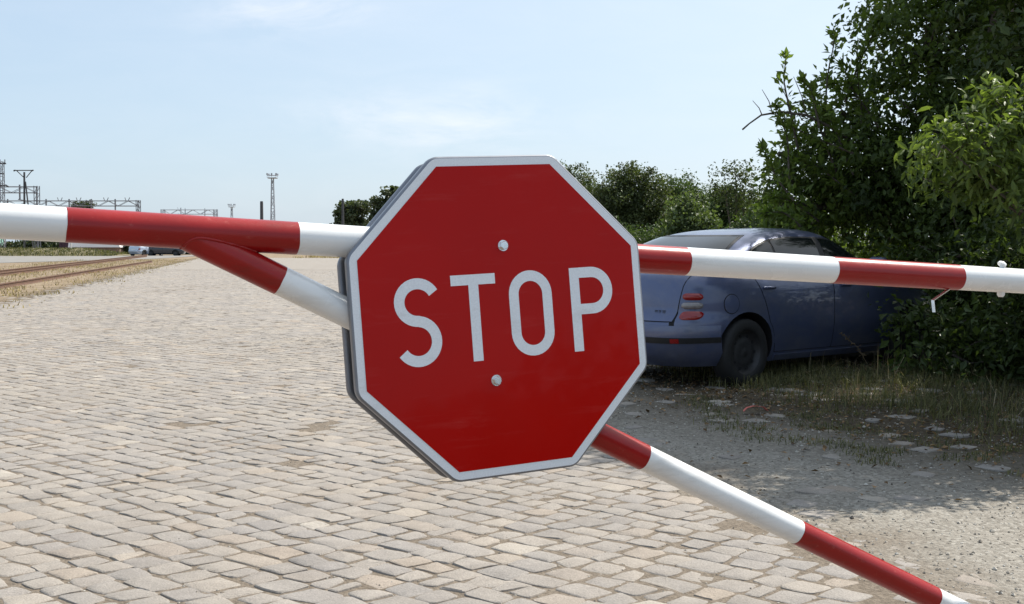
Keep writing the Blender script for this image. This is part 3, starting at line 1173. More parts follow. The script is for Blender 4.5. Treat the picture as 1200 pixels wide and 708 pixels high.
    # side glass: roof line curve and belt line, split by a pillar
    top_c = pchip([0.80, .92, 1.10, 1.35, 1.75, 2.2, 2.45, 2.75, 3.0, 3.12], [1.03, 1.13, 1.235, 1.298, 1.322, 1.312, 1.265, 1.155, 1.045, .995])
    belt = pchip([.80, 3.12], [.985, .965])

    def side_win(x0, x1, sgn, ins, off):
        def fn(u, v, o):
            x = lp(x0, x1, u)
            zt, zb = float(top_c(x)) - ins, float(belt(x)) + ins
            return side(x, lp(zb, max(zb + .002, zt), v), off * o, sgn)
        return fn
    for sgn in (-1, 1):
        grid(side_win(.82, 3.10, sgn, 0.0, .004), 40, 6, 'window_trim', M['trim'])
        grid(side_win(.88, 1.30, sgn, .016, .007), 12, 6, 'side_window', M['glass_dark'])
        grid(side_win(1.33, 1.97, sgn, .016, .007), 12, 6, 'side_window', M['glass_dark'])
        grid(side_win(2.06, 3.02, sgn, .016, .007), 16, 6, 'side_window', M['glass_dark'])
    # rear glass and windscreen
    def rg(ins, off):
        def fn(u, v, o):
            z = lp(1.045 + ins, 1.335 - ins, v)
            w = float(fw_(z)) * (.885 - .10 * v) - ins
            return rear(lp(-w, w, u), z, off * o)
        return fn
    grid(rg(0, .004), 20, 8, 'window_trim', M['trim'])
    grid(rg(.018, .007), 20, 8, 'rear_window', M['glass_dark'])

    def ws(u, v, o):
        z = lp(1.03, 1.335, v)
        w = float(fw_(z)) * .86
        return front(lp(-w, w, u), z, .006 * o)
    grid(ws, 16, 8, 'windscreen', M['glass_dark'])
    # doors (panels standing a hair proud of a dark gap)
    ar = lambda x, xc: .315 + math.sqrt(max(0, .375 ** 2 - (x - xc) ** 2)) if abs(x - xc) < .375 else 0

    def door(x0, x1, sgn, ins, off, k0, k1):
        def fn(u, v, o):
            zt = .975 - ins - .01
            zb0 = .285 + ins
            # slanting ends
            z = lp(zb0, zt, v)
            xa, xb = x0 + k0 * (1 - v) + ins, x1 + k1 * (1 - v) - ins
            x = lp(xa, xb, u)
            zb = max(zb0, ar(x, WHEELS[0]) + ins, ar(x, WHEELS[1]) + ins)
            return side(x, lp(zb, zt, v), off * o, sgn)
        return fn
    for sgn in (-1, 1):
        for (x0, x1, k0, k1, hx) in ((.90, 2.03, .18, 0.0, .99), (2.03, 3.10, 0.0, -.06, 2.14)):
            grid(door(x0, x1, sgn, 0.0, .0015, k0, k1), 26, 12, 'door_gap', M['seam'])
            d = grid(door(x0, x1, sgn, .006, .004, k0, k1), 26, 12, 'door', paint_mat)
            hm = MB()
            p = [side(hx + .02 * i, .865, .012 + .012 * math.sin(math.pi * i / 8), sgn) for i in range(9)]
            hm.tube(p, [.011] + [.013] * 7 + [.011], 8)
            hm.build('handle', M['trim'] if not detail else paint_mat, d)
            # rub strip
            def strip(u, v, o, x0=x0, x1=x1):
                return side(lp(x0 + .20, x1 - .03, u), .535 + .045 * v, .012 * o, sgn)
            if detail and sgn == -1:
                pass
    # tailgate gap lines
    def tg(ins, off):
        def fn(u, v, o):
            z = lp(.585 + ins, 1.02 - ins, v)
            w = .605 + .05 * v - ins
            return rear(lp(-w, w, u), z, off * o)
        return fn
    grid(tg(0, .0015), 20, 10, 'tailgate_gap', M['seam'])
    tgate = grid(tg(.006, .004), 20, 10, 'tailgate', paint_mat)
    bmk = MB()
    for dx, w in ((-.500, .030), (-.462, .022), (-.425, .028)):
        for zz in (.655, .667, .679):
            p0, p1 = rear(dx - w / 2, zz, .007), rear(dx + w / 2, zz, .007)
            bmk.bar(p0, p1, .0035)
    bmk.build('badge', M['trim'], tgate)

    def plate(u, v, o):
        return rear(lp(-.26, .26, u), lp(.60, .71, v), .020 * o)
    grid(plate, 8, 3, 'number_plate', M['plate'])
    # bumpers: thick skin wrapped round the corners, with a dark rubbing strip
    def bump_r(u, v, o):
        ph = lp(-1, 1, u)
        sg = -1 if ph < 0 else 1
        a = abs(ph)
        # concentrate samples at the corners
        z = lp(.205, .555, v)
        bulge = .020 + .014 * math.sin(math.pi * min(1, max(0, v))) if o > 0 else -.01
        return corner(max(1e-4, a * R(57)), z, bulge, sg)

    def bump_strip(z0, z1, off):
        def fn(u, v, o):
            ph = lp(-1, 1, u)
            sg = -1 if ph < 0 else 1
            return corner(max(1e-4, abs(ph) * R(56.5)), lp(z0, z1, v), off if o > 0 else .015, sg)
        return fn
    bmp = grid(bump_r, 96, 8, 'rear_bumper', paint_mat)
    grid(bump_strip(.415, .460, .042), 96, 2, 'rub_strip', M['trim'], bmp)
    for sg in (-1, 1):
        def refl(u, v, o, sg=sg):
            return corner(R(lp(22, 28, u)), lp(.42, .455, v), .046 if o > 0 else .02, sg)
        grid(refl, 4, 2, 'reflector', M['lens_red'], bmp)
    # three separate lamp strips on each rear corner
    for sg in (-1, 1):
        lamp_e = bpy.data.objects.new('tail_lamp', None)
        col.objects.link(lamp_e)
        lamp_e.parent = root
        for zc, hh, mt, u0, u1 in ((.803, .030, 'lens_red', 28, 44), (.727, .029, 'lens_clear', 27, 43.5), (.642, .037, 'lens_red', 26.5, 44)):
            def lens(u, v, o, zc=zc, hh=hh, u0=u0, u1=u1):
                q = 2 * u - 1
                h = hh * max(0.12, (1 - abs(q) ** 5)) ** .5
                dome = .012 * (1 - abs(2 * v - 1) ** 3) * (1 - abs(q) ** 6)
                return corner(R(lp(u0, u1, u)), zc + (2 * v - 1) * h, (.005 + dome) if o > 0 else -.004, sg)
            grid(lens, 24, 6, 'lens', M[mt], lamp_e)

    # fuel flap on the right rear wing
    def flap(rr, off):
        def fn(u, v, o):
            q = 2 * u - 1
            h = rr * math.sqrt(max(0.0, 1 - q * q * .98))
            return side(.60 + q * rr, .735 + (2 * v - 1) * h, off * o, -1)
        return fn
    grid(flap(.088, .0015), 24, 6, 'flap_gap', M['seam'])
    grid(flap(.081, .004), 24, 6, 'fuel_flap', paint_mat)
    # sill strip
    for sg in (-1, 1):
        def sill(u, v, o, sg=sg):
            return side(lp(1.20, 2.92, u), lp(.215, .265, v), .014 * o, sg)
        grid(sill, 12, 2, 'sill', paint_mat)
        mir = MB()
        mp_ = side(2.86, 1.0, .09, sg)
        mir.box(mp_, (.10, .17, .11), 0, 0, .03)
        mir.bar(side(2.90, .98, 0.0, sg), mp_, .02)
        mir.build('door_mirror', paint_mat, root)
    # headlamps
    for sg in (-1, 1):
        def hl(u, v, o, sg=sg):
            return front(sg * lp(.42, .74, u), lp(.66, .76, v), .008 * o)
        grid(hl, 8, 4, 'headlamp', M['lens_clear'])
    # wheels
    for x in WHEELS:
        for sg in (-1, 1):
            we = bpy.data.objects.new('wheel', None)
            col.objects.link(we)
            we.parent = root
            we.location = (x, sg * .755, .300)
            prof = [(.195, -.085), (.225, -.092), (.270, -.094), (.292, -.080), (.300, -.055), (.300, .055), (.292, .080), (.270, .094), (.225, .092), (.195, .085)]
            n = 40 if detail else 20
            vs_, fs_ = [], []
            for rr, yy in prof:
                for k in range(n):
                    th = 2 * math.pi * k / n
                    vs_.append((rr * math.cos(th), yy, rr * math.sin(th)))
            for i in range(len(prof)):
                for k in range(n):
                    k2 = (k + 1) % n
                    i2 = (i + 1) % len(prof)
                    fs_.append((i * n + k, i * n + k2, i2 * n + k2, i2 * n + k))
            m_ = MB()
            m_.add(vs_, fs_, 0, True)
            m_.build('tyre', M['rubber'], we)
            # pressed steel rim
            prof = [(.200, sg * .080), (.185, sg * .070), (.175, sg * .035), (.120, sg * .050), (.075, sg * .062), (.050, sg * .052), (.030, sg * .060), (.004, sg * .062)]
            vs_, fs_ = [], []
            for rr, yy in prof:
                for k in range(n):
                    th = 2 * math.pi * k / n
                    vs_.append((rr * math.cos(th), yy, rr * math.sin(th)))
            for i in range(len(prof) - 1):
                for k in range(n):
                    k2 = (k + 1) % n
                    fs_.append((i * n + k, i * n + k2, (i + 1) * n + k2, (i + 1) * n + k))
            m_ = MB()
            m_.add(vs_, fs_, 0, True)
            for k in range(10):
                th = 2 * math.pi * k / 10
                m_.tube([(.147 * math.cos(th), sg * .036, .147 * math.sin(th)), (.147 * math.cos(th), sg * .0475, .147 * math.sin(th))], .016, 10, 1)
            m_.build('rim', [M['rim_steel'], M['seam']], we)
    if detail:
        ex = MB()
        ex.tube([(.05, .45, .245), (.35, .45, .25)], .024, 12)
        ex.build('exhaust', M['steel_dark'], root)
    return root


CAR_HEAD = R(40)


def car_at(wheel_px, wheel_py, heading):
    """origin of a car whose right rear wheel touches the ground there"""
    p = on_ground(wheel_px, wheel_py, 0.055)
    Mh = Matrix.Rotation(heading, 3, 'Z')
    o = p - Mh @ Vector((WHEELS[0], -.80, 0))
    return o


o_ = car_at(871, 453, CAR_HEAD)
o_.z = 0.057
make_car('dusty blue hatchback parked in the tree shade with its nose in the bushes', M['car_blue'], o_, CAR_HEAD)


# ------------------------------------------------------------------ vegetation
def leaf_geo(C, ax, nrm, ln, wd, fine=False):
    """C centres, ax leaf axis, nrm leaf normal -> verts, faces"""
    n = len(C)
    ax = ax / np.maximum(1e-6, np.linalg.norm(ax, axis=1, keepdims=True))
    b = np.cross(nrm, ax)
    b /= np.maximum(1e-6, np.linalg.norm(b, axis=1, keepdims=True))
    nn = np.cross(ax, b)
    L, W = ln[:, None], wd[:, None]
    if not fine:
        P = np.stack([C - ax * L * .5, C + b * W * .5 + nn * W * .18 - ax * L * .05, C + ax * L * .5 - nn * L * .08, C - b * W * .5 + nn * W * .18 - ax * L * .05], 1)
        f = np.array([(0, 1, 2), (0, 2, 3)])
        k = 4
    else:
        def pt(u, v, d):
            return C + ax * L * u + b * W * v + nn * (W * abs(v) * .35 - L * d)
        P = np.stack([pt(-.5, 0, .02), pt(-.15, 0, 0), pt(.2, 0, .03), pt(.5, 0, .13),
                      pt(-.18, .42, 0), pt(.16, .44, .03), pt(-.18, -.42, 0), pt(.16, -.44, .03)], 1)
        f = np.array([(0, 4, 1), (0, 1, 6), (1, 4, 5), (1, 5, 2), (1, 2, 7), (1, 7, 6), (2, 5, 3), (2, 3, 7)])
        k = 8
    F = (f[None] + (np.arange(n) * k)[:, None, None]).reshape(-1, 3)
    return P.reshape(-1, 3), F, k


def unit(n):
    v = rng.normal(size=(n, 3))
    return v / np.linalg.norm(v, axis=1, keepdims=True)


def crown_leaves(lobes, nclump, per, size, sig, shell=0.55, flat=0.7):
    """returns centres, axis, normal, brightness seed, clump centres"""
    vol = np.array([l[3] * l[4] * l[5] for l in lobes]) ** .75
    cl, ctr = [], []
    for l, k in zip(lobes, np.maximum(2, (nclump * vol / vol.sum()).astype(int))):
        d = unit(k)
        r = (shell + (1 - shell) * rng.random(k)) * (1 + rng.normal(0, .09, k))
        cl.append(np.array(l[:3]) + d * r[:, None] * np.array(l[3:6]))
        ctr.append(np.repeat(np.array(l[:3])[None], k, 0))
    cl, ctr = np.concatenate(cl), np.concatenate(ctr)
    cl[:, 2] = np.maximum(cl[:, 2], 0.1)
    n = len(cl) * per
    i = np.repeat(np.arange(len(cl)), per)
    csig = sig * rng.uniform(.55, 1.35, len(cl))
    off = np.clip(rng.normal(size=(n, 3)), -1.5, 1.5) * csig[i][:, None] * np.array([1, 1, flat])
    C = cl[i] + off
    C[:, 2] = np.maximum(C[:, 2], 0.03)
    out = cl - ctr
    out /= np.maximum(1e-6, np.linalg.norm(out, axis=1, keepdims=True))
    ax = out[i] * .6 + unit(n) * .9 + np.array([0, 0, -.35])
    nr = unit(n) * .75 + np.array([0, 0, .8]) + out[i] * .3
    rb = np.clip(.45 + rng.normal(0, .17, len(cl))[i] + rng.normal(0, .17, n), 0, 1)
    return C, ax, nr, rb, cl, ctr


def tree(name, label, cat, base, lobes, nclump, per, size, sig, mat, group=None, trunk_h=None, trunk_r=.09, fine=False, ratio=.5, shell=.55, stems=1, twigs=.25, extra=None):
    base = Vector(base)
    root = empty(name, base, 0, label, cat, group)
    C, ax, nr, rb, cl, ctr = crown_leaves(lobes, nclump, per, size, sig, shell)
    if extra is not None:
        C, ax, nr, rb = [np.concatenate([a, b]) for a, b in zip((C, ax, nr, rb), extra)]
    n = len(C)
    ln = size * np.clip(rng.normal(1, .25, n), .5, 1.7)
    V, F, k = leaf_geo(C, ax, nr, ln, ln * ratio, fine)
    V = V - np.array(base)
    np_mesh('crown', V, [F], mat, root, attr=np.repeat(rb, k))
    mb = MB()
    th = trunk_h or max(.4, min(l[2] for l in lobes))
    fork = Vector((np.mean([l[0] for l in lobes]), np.mean([l[1] for l in lobes]), 0)) * .35 + Vector((base.x, base.y, 0)) * .65
    fork.z = base.z + th
    for s_ in range(stems):
        o = Vector((random.uniform(-.25, .25), random.uniform(-.25, .25), 0)) * (stems > 1)
        pts, rs = [], []
        for q in range(7):
            u = q / 6
            p = (base + o).lerp(fork + o * 2, u)
            p += Vector((math.sin(u * 5 + s_), math.cos(u * 4 + s_ * 2), 0)) * .05 * th * .3
            p.z -= .05 if q == 0 else 0
            pts.append(p - base)
            rs.append(trunk_r * (1.25 - .55 * u) / stems ** .5)
        tm = MB()
        tm.tube(pts, rs, 9)
        tm.build('trunk', M['bark'], root)
    mb = MB()
    for l in lobes:
        c = Vector(l[:3])
        mid = fork.lerp(c, .5) + Vector((0, 0, -.06 * (c - fork).length))
        k_ = .16 if c.z < fork.z * .75 else 1
        mb.tube([fork - base, mid - base, c - base], [trunk_r * .55 * k_, trunk_r * .36 * k_, trunk_r * .16 * k_], 6)
    for q in range(len(cl)):
        if random.random() < twigs:
            a, b = Vector(ctr[q]), Vector(cl[q])
            m_ = a.lerp(b, .5) + Vector((0, 0, -.05))
            mb.tube([a - base, m_ - base, b - base], [trunk_r * .13, trunk_r * .09, .004], 4, cap=False)
    mb.build('branches', M['bark'], root)
    return root


def spray(px, py, Y, tipx, tipy, n, size, tipY=None, r=.012, droop=.0):
    """leafy shoot from pixel to pixel; returns leaf arrays + tube points"""
    a, b = at(px, py, Y), at(tipx, tipy, tipY or Y)
    pts = []
    bx, bz, ph = random.uniform(-.07, .07), random.uniform(-.05, .07), random.uniform(0, 6)
    for i in range(9):
        u = i / 8
        p = a.lerp(b, u)
        p.z += math.sin(math.pi * u) * (droop + bz)
        p.x += math.sin(math.pi * u) * bx + .025 * math.sin(u * 9 + ph) * u
        pts.append(p)
    u = np.sort(rng.random(n) ** .8)
    P = np.array([list(p) for p in pts])
    k = np.clip((u * 8).astype(int), 0, 7)
    f = (u * 8 - k)[:, None]
    C = P[k] * (1 - f) + P[k + 1] * f
    ax_dir = np.array(list((b - a).normalized()))
    offs = unit(n)
    C = C + offs * (size * rng.uniform(.25, .9, n) + (1 - u) * rng.random(n) ** 2 * .22)[:, None]
    ax = ax_dir * .7 + offs
    nr = unit(n) * .6 + np.array([0, 0, .8])
    rb = np.clip(rng.normal(.8, .2, n), 0, 1)
    return (C, ax, nr, rb), pts


# --- large dark tree behind the car
sp, sp_pts = [], []
for a in [(1000, 205, 13.3, 968, 120, 70, .08), (1010, 235, 13.3, 940, 185, 70, .08), (1030, 150, 13.5, 985, 75, 60, .08), (1000, 180, 13.2, 925, 150, 60, .08), (965, 175, 13.4, 978, 30, 46, .085), (935, 175, 13.2, 918, 62, 34, .08), (1010, 160, 13.6, 1002, 55, 40, .085), (985, 215, 13.4, 950, 100, 60, .08),
          (930, 235, 13.2, 893, 170, 46, .075), (925, 210, 13.2, 908, 120, 46, .075), (960, 260, 13.4, 900, 228, 60, .08), (1020, 120, 13.6, 962, 90, 46, .08),
          (960, 150, 13.2, 940, 92, 34, .075), (990, 120, 13.6, 1030, 20, 60, .085), (940, 270, 13.0, 893, 250, 50, .08)]:
    L, pts = spray(a[0], a[1], a[2], a[3], a[4], int(a[5] * 2.4), a[6], droop=.05)
    sp.append(L)
    sp_pts.append(pts)
extra = [np.concatenate([s[i] for s in sp]) for i in range(4)]


def lobe(px, py, Y, rx, ry=None, rz=None):
    p = at(px, py, Y)
    return (p.x, p.y, p.z, rx, ry or rx, rz or rx)


big = [lobe(1085, 60, 14.2, 1.05, 1.2, 1.0), lobe(1030, 190, 14.0, .95, 1.1, .9), lobe(1120, 170, 13.6, 1.0, 1.1, 1.0), lobe(975, 235, 14.0, .72, .9, .62),
       lobe(1180, 90, 14.0, 1.2, 1.2, 1.2), lobe(1200, 240, 13.4, 1.1, 1.1, 1.0), lobe(1070, 270, 14.6, 1.1, 1.0, .8), lobe(1150, -60, 14.5, 1.5, 1.6, 1.2),
       lobe(1290, -20, 14.5, 1.7, 1.7, 1.6), lobe(1290, 200, 14.0, 1.5, 1.5, 1.6), lobe(1190, -190, 14.8, 1.2, 1.3, 1.0), lobe(1300, -200, 15.0, 1.6, 1.6, 1.2), lobe(940, 265, 14.6, .55, .7, .45), lobe(955, 170, 14.0, .36, .4, .42), lobe(985, 130, 14.2, .34, .4, .42), lobe(930, 215, 14.0, .32, .4, .34), lobe(915, 240, 13.9, .32, .4, .36), lobe(912, 180, 13.8, .18, .25, .28),
       lobe(1130, 380, 14.0, .8, .9, .7), lobe(1200, 370, 13.0, 1.0, 1.0, .8), lobe(1050, 320, 16.5, 1.2, 1.0, .9), lobe(985, 300, 17.0, 1.0, 1.0, .7), lobe(1110, 300, 15.5, 1.1, 1.0, 1.0), lobe(1180, 310, 15.5, 1.2, 1, 1.2),
       (5.2, 12.4, 6.2, 1.2, 1.2, 1.1), (5.9, 12.8, 6.9, 1.6, 1.6, 1.4), (5.2, 11.6, 5.7, 1.2, 1.2, 1.0)]
bt = tree('leafy_tree', 'tall dark tree rising behind the blue car with loose shoots on its left side', 'tree', (5.4, 14.6, .05), big, 1500, 90, .082, .19, M['leaf_big'],
          'trees and bushes at the right', 1.9, .17, False, .55, .35, 1, .3, extra)
mb = MB()
for pts in sp_pts:
    mb.tube([p - Vector((5.4, 14.6, .05)) for p in pts], [.014 - .0012 * i for i in range(9)], 5)
# bare arching twig that hangs out to the left
tw = [at(1010, 175, 13.5), at(975, 150, 13.3), at(945, 135, 13.2), at(915, 131, 13.2), at(892, 135, 13.2), at(878, 145, 13.2), at(870, 152, 13.2)]
mb.tube([p - Vector((5.4, 14.6, .05)) for p in tw], [.022, .018, .015, .012, .010, .008, .010], 6)
for a, b in (((905, 132), (893, 105)), ((925, 131), (915, 100)), ((893, 135), (882, 118)), ((945, 135), (930, 90))):
    mb.tube([at(*a, 13.2) - Vector((5.4, 14.6, .05)), at((a[0] + b[0]) / 2 + 2, (a[1] + b[1]) / 2, 13.2) - Vector((5.4, 14.6, .05)), at(*b, 13.2) - Vector((5.4, 14.6, .05))], [.007, .005, .003], 5)
mb.build('twigs', M['bark'], bt)

# --- tree standing just outside the frame on the right; its low branches reach in
rt = [lobe(1082, 392, 11.3, .30, .4, .34), lobe(1115, 415, 11.0, .42, .5, .36), lobe(1265, 60, 9.2, .8, .9, .7), lobe(1240, -40, 9.6, .8, .9, .5), lobe(1330, 60, 9.6, 1.2, 1.3, 1.1), lobe(1260, 190, 10.0, .9, 1.0, .8), lobe(1420, -110, 10.0, 1.8, 1.7, 1.2), lobe(1300, -260, 10.4, 1.4, 1.4, .9), lobe(1210, 330, 10.8, .75, .9, .65),
      lobe(1180, 410, 11.2, .55, .8, .45), lobe(1290, 380, 10.2, .9, 1.0, .8), lobe(1500, 100, 9.5, 1.5, 1.5, 1.8), lobe(1150, 360, 12.2, .5, .8, .6), lobe(1140, 300, 12.4, .7, .8, .6)]
tree('leafy_tree', 'dark tree at the right picture edge with foliage down to the ground', 'tree', (5.9, 9.8, .06), rt, 800, 90, .078, .17, M['leaf_right'],
     'trees and bushes at the right', 1.5, .13, False, .55, .3, 2, .25)
# --- bush with long light leaves in front of it
ls = [lobe(1150, 165, 7.2, .30, .34, .22), lobe(1195, 125, 7.3, .28, .34, .20), lobe(1105, 170, 7.1, .20, .22, .11), lobe(1185, 205, 7.3, .36, .34, .22), lobe(1130, 205, 7.5, .27, .3, .20), lobe(1250, 150, 7.3, .4, .4, .4), lobe(1270, 240, 7.5, .42, .5, .42)]
tree('overhanging_bush', 'bush with long yellow green leaves reaching in from the right edge', 'bush', (3.9, 7.5, .05), ls, 190, 32, .070, .085, M['leaf_light'],
     'trees and bushes at the right', 1.2, .028, True, .34, .3, 2, .9)

# --- thicket of mid-distance trees between the sign and the dark tree
mids = [
    ('olive green bushy tree just right of the sign top, leftmost of the thicket', 'leaf_olive', 38, [(670, 215, .75, .8, .75), (650, 235, .9, .9, .9), (690, 250, .8, .8, .8)], 120, 60, .10),
    ('tallest dark rounded tree of the thicket behind the barrier', 'leaf_olive', 34, [(740, 215, .75, .8, .6), (722, 235, .65, .8, .7), (765, 240, .62, .7, .7), (740, 262, .9, .9, .55)], 170, 70, .095),
    ('mid green tree with flat top between the dark tree and the pale maple', 'leaf_mid', 36, [(795, 225, .62, .7, .55), (815, 245, .6, .7, .6), (785, 255, .6, .6, .5)], 120, 60, .095),
    ('pale leaved maple bush in front of the thicket above the car roof', 'leaf_maple', 24, [(808, 258, .42, .42, .30), (795, 278, .42, .42, .26), (825, 270, .32, .4, .26), (800, 240, .22, .25, .16)], 80, 32, .105),
    ('bright green bush between the pale maple and the big tree', 'leaf_mid', 30, [(852, 240, .52, .6, .5), (872, 258, .6, .6, .5), (840, 265, .5, .5, .45)], 120, 55, .09),
    ('thin wispy young tree with open twigs left of the big tree', 'leaf_olive', 28, [(862, 205, .42, .42, .34), (872, 225, .42, .4, .34), (850, 225, .3, .3, .3), (880, 245, .5, .5, .4)], 60, 22, .085),
    ('low green bush behind the roof of the blue car', 'leaf_mid', 22, [(905, 262, .55, .6, .38), (940, 275, .6, .6, .4), (880, 275, .45, .5, .3)], 110, 50, .085),
]
for lab, mt, Y, lb, nc, per, size in mids:
    size *= .78
    nc, per = int(nc * 1.5), int(per * 1.25)
    L = [lobe(a, b, Y, c, d, e) for a, b, c, d, e in lb]
    bx = np.mean([l[0] for l in L])
    tree('thicket_tree', lab, 'tree', (bx, Y, 0), L, nc, per, size, .15, M[mt], 'thicket trees in the middle distance', .6, .07, False, .6, .35, 2, .3)

# undergrowth under the thicket
L = [lobe(p, 283, Y, .7, .7, .5) for p, Y in ((650, 33), (690, 32), (730, 31), (770, 30), (690, 40), (745, 38), (850, 33), (900, 34))]
L += [lobe(p, q, Y, .9, .8, .75) for p, q, Y in ((690, 240, 42), (735, 248, 42), (775, 240, 42), (815, 248, 42), (850, 245, 42), (885, 248, 42), (920, 255, 42))]
tree('undergrowth_bush', 'soft green undergrowth filling the gaps and foot of the thicket', 'bush', (3.4, 31.5, 0), L, 420, 80, .085, .17, M['leaf_mid'], None, .3, .05, False, .6, .35, 2, .2)

# --- far trees left of the sign
fars = [('far round tree left of the sign beside a dark pole', 150, [(413, 247, 1.6, 2, 1.3), (424, 243, 1.1, 1.5, .8), (402, 254, 1.0, 1.2, .7), (412, 268, 2.4, 2, 1.6)]),
        ('far tree partly hidden by the left edge of the sign', 140, [(446, 240, 1.0, 1.5, .9), (462, 232, 1.4, 1.5, 1.2), (450, 258, 1.8, 2, 1.6), (475, 240, 1.8, 2, 1.8)]),
        ('small far tree top showing over the long gantry', 190, [(97, 243, 1.6, 1.6, .65), (97, 262, 2.0, 2.0, 2.0)])]
for lab, Y, lb in fars:
    L = [lobe(a, b, Y, c, d, e) for a, b, c, d, e in lb]
    tree('far_tree', lab, 'tree', (L[-1][0], Y, 0), L, 110, 60, .38, .42, M['leaf_far'], 'distant trees along the railway', 2.0, .2, False, .7, .4, 1, .1)

# far hedge line along the left horizon (seen under the boom)
hx = []
for i, (p, Y, w, h) in enumerate([(8, 150, 3.0, 1.4), (22, 155, 3.2, 1.6), (38, 150, 2.6, 1.5), (150, 185, 3, 1.5), (178, 190, 3.4, 1.8), (205, 195, 3, 1.6)]):
    q = on_ground(p, 299.0 if p > 100 else 297.5)
    L = [(q.x - w * .4, q.y + 6, h * .45, w * .6, 1.2, h * .6), (q.x + w * .35, q.y + 6, h * .5, w * .6, 1.2, h * .65)]
    labs = ['dark hedge bush at the far left end of the grass bank', 'dark hedge bush behind the white posts', 'dark hedge bush beside the blue tarpaulin',
            'green hedge bush behind the silver car', 'green hedge bush between the silver and the black car', 'green hedge bush behind the black car']
    tree('hedge_bush', labs[i], 'bush', (q.x, q.y + 6, 0), L, 70, 40, .34, .3, M['leaf_far'], 'far hedge bushes', .4, .1, False, .7, .4, 2, .1)


# hedge added out of view to darken the lower half of the sign's reflection
tree('added_reflection_hedge', 'added low hedge, unseen behind the viewpoint, put in to darken the sign reflection', 'hedge', (5.2, -2.2, 0),
     [(4.0 + i * .75, -.4 - i * .95, .62, .7, .7, .62) for i in range(-1, 6)], 260, 60, .12, .2, M['leaf_right'], None, .3, .05, False, .6, .2, 2, .1)


# --- grass
def grass(name, label, pts, hmin, hmax, mat, w=.006, lean=.45):
    n = len(pts)
    P = np.asarray(pts)
    h = rng.uniform(hmin, hmax, n)
    a = rng.random(n) * 6.283
    d = np.stack([np.cos(a), np.sin(a), np.zeros(n)], -1)
    s = np.stack([-np.sin(a), np.cos(a), np.zeros(n)], -1)
    ln = (rng.random(n) ** 1.5 * lean * 1.8)[:, None]
    up_ = np.array([0, 0, 1.0])
    W = w * rng.uniform(.6, 1.4, n)[:, None]
    H = h[:, None]
    p0, p1, p2, p3 = P - s * W, P + s * W, P + up_ * H * .6 + d * H * ln * .35 + s * W * .7, P + up_ * H * .6 + d * H * ln * .35 - s * W * .7
    tip = P + up_ * H * np.maximum(.35, 1 - ln * .5) + d * H * ln
    V = np.stack([p0, p1, p2, p3, tip], 1).reshape(-1, 3)
    o = (np.arange(n) * 5)[:, None]
    Q = np.array([[0, 1, 2, 3]]) + o
    T = np.array([[3, 2, 4]]) + o
    ob = np_mesh(name, V, [Q, T], mat, attr=np.repeat(rng.random(n), 5))
    tag(ob, label, 'grass', kind='stuff')
    return ob


def tuft_points(n, ntuft, sampler, sig):
    c = np.array([sampler() for _ in range(ntuft)])
    i = rng.integers(0, ntuft, n)
    xy = c[i] + rng.normal(0, sig, (n, 2))
    return np.column_stack([xy, ground_z(xy[:, 0], xy[:, 1])])


def s_shade():
    while True:
        y = random.uniform(7.2, 12.2)
        x = random.uniform(1.6, 5.2)
        v = .8 * x + .55 * (y - 8.2)
        if v > 2.9 + random.uniform(-.5, .6):
            return x, y


def s_sparse():
    while True:
        y = random.uniform(6.3, 10.5)
        x = random.uniform(1.2, 4.0)
        v = .8 * x + .55 * (y - 8.2)
        if 1.2 < v < 2.6:
            return x, y


grass('grass', 'green and straw coloured grass growing round the car in the shade', tuft_points(15000, 330, s_shade, .16), .03, .17, M['grass'], .0026, 1.1)
grass('short_grass', 'short grass tufts between the half buried stones', tuft_points(4200, 60, s_sparse, .075), .012, .05, M['grass'], .0026, 1.2)
long_pts = tuft_points(220, 50, s_shade, .14)
grass('tall_grass', 'straw coloured seeding grass stems rising from the shaded grass', long_pts, .15, .38, M['grass_dry'], .0022, 1.3)
def litter():
    n = 7000
    y = 6.0 + rng.random(n) * 6.5
    x = 0.9 + rng.random(n) * 4.4
    v = .8 * x + .55 * (y - 8.2)
    k = rng.random(n) < np.clip((v - .9) / 2.2, .05, 1)
    x, y = x[k], y[k]
    n = len(x)
    C = np.stack([x, y, ground_z(x, y) + .012], -1)
    ax = unit(n) * np.array([1, 1, .25])
    nr = unit(n) * .45 + np.array([0, 0, 1.0])
    ln = rng.uniform(.018, .055, n)
    V, F, k = leaf_geo(C, ax, nr, ln, ln * rng.uniform(.4, .7, n))
    o = np_mesh('leaf_litter', V, [F], M['litter'], attr=np.repeat(rng.random(n), k))
    tag(o, 'dry brown leaves strewn on the shaded ground', 'leaf litter', kind='stuff')


litter()
# dry stalk in front of the car
ds = empty('dry_stalk', on_ground(1022, 452), 0, 'tall dry weed stalk leaning in front of the blue car door', 'weed')
mb = MB()
b0 = on_ground(1022, 452)
q = [b0, at(1018, 430, b0.y), at(1006, 408, b0.y), at(985, 390, b0.y)]
mb.tube([p - b0 for p in q], [.004, .0035, .003, .002], 5)
for k in range(46):
    u = random.uniform(.35, 1)
    i = min(2, int(u * 3))
    p = q[i].lerp(q[i + 1], u * 3 - i)
    dv = Vector((random.gauss(0, 1), random.gauss(0, 1), random.gauss(.2, 1))).normalized() * random.uniform(.015, .045)
    mb.tube([p - b0, p + dv - b0], [.002, .004], 4)
mb.build('stalk', M['grass_dry'], ds)


def s_left():
    y = 22 + random.random() ** 1.3 * 75
    return float(left_x(y)) - random.uniform(-.2, 9), y


pts = tuft_points(16000, 900, s_left, .35)
grass('dry_grass', 'straw coloured dry grass along the rails', pts, .03, .11, M['grass_dry'], .012, .9)


def s_far():
    return random.uniform(-19, -6), random.uniform(107, 124)


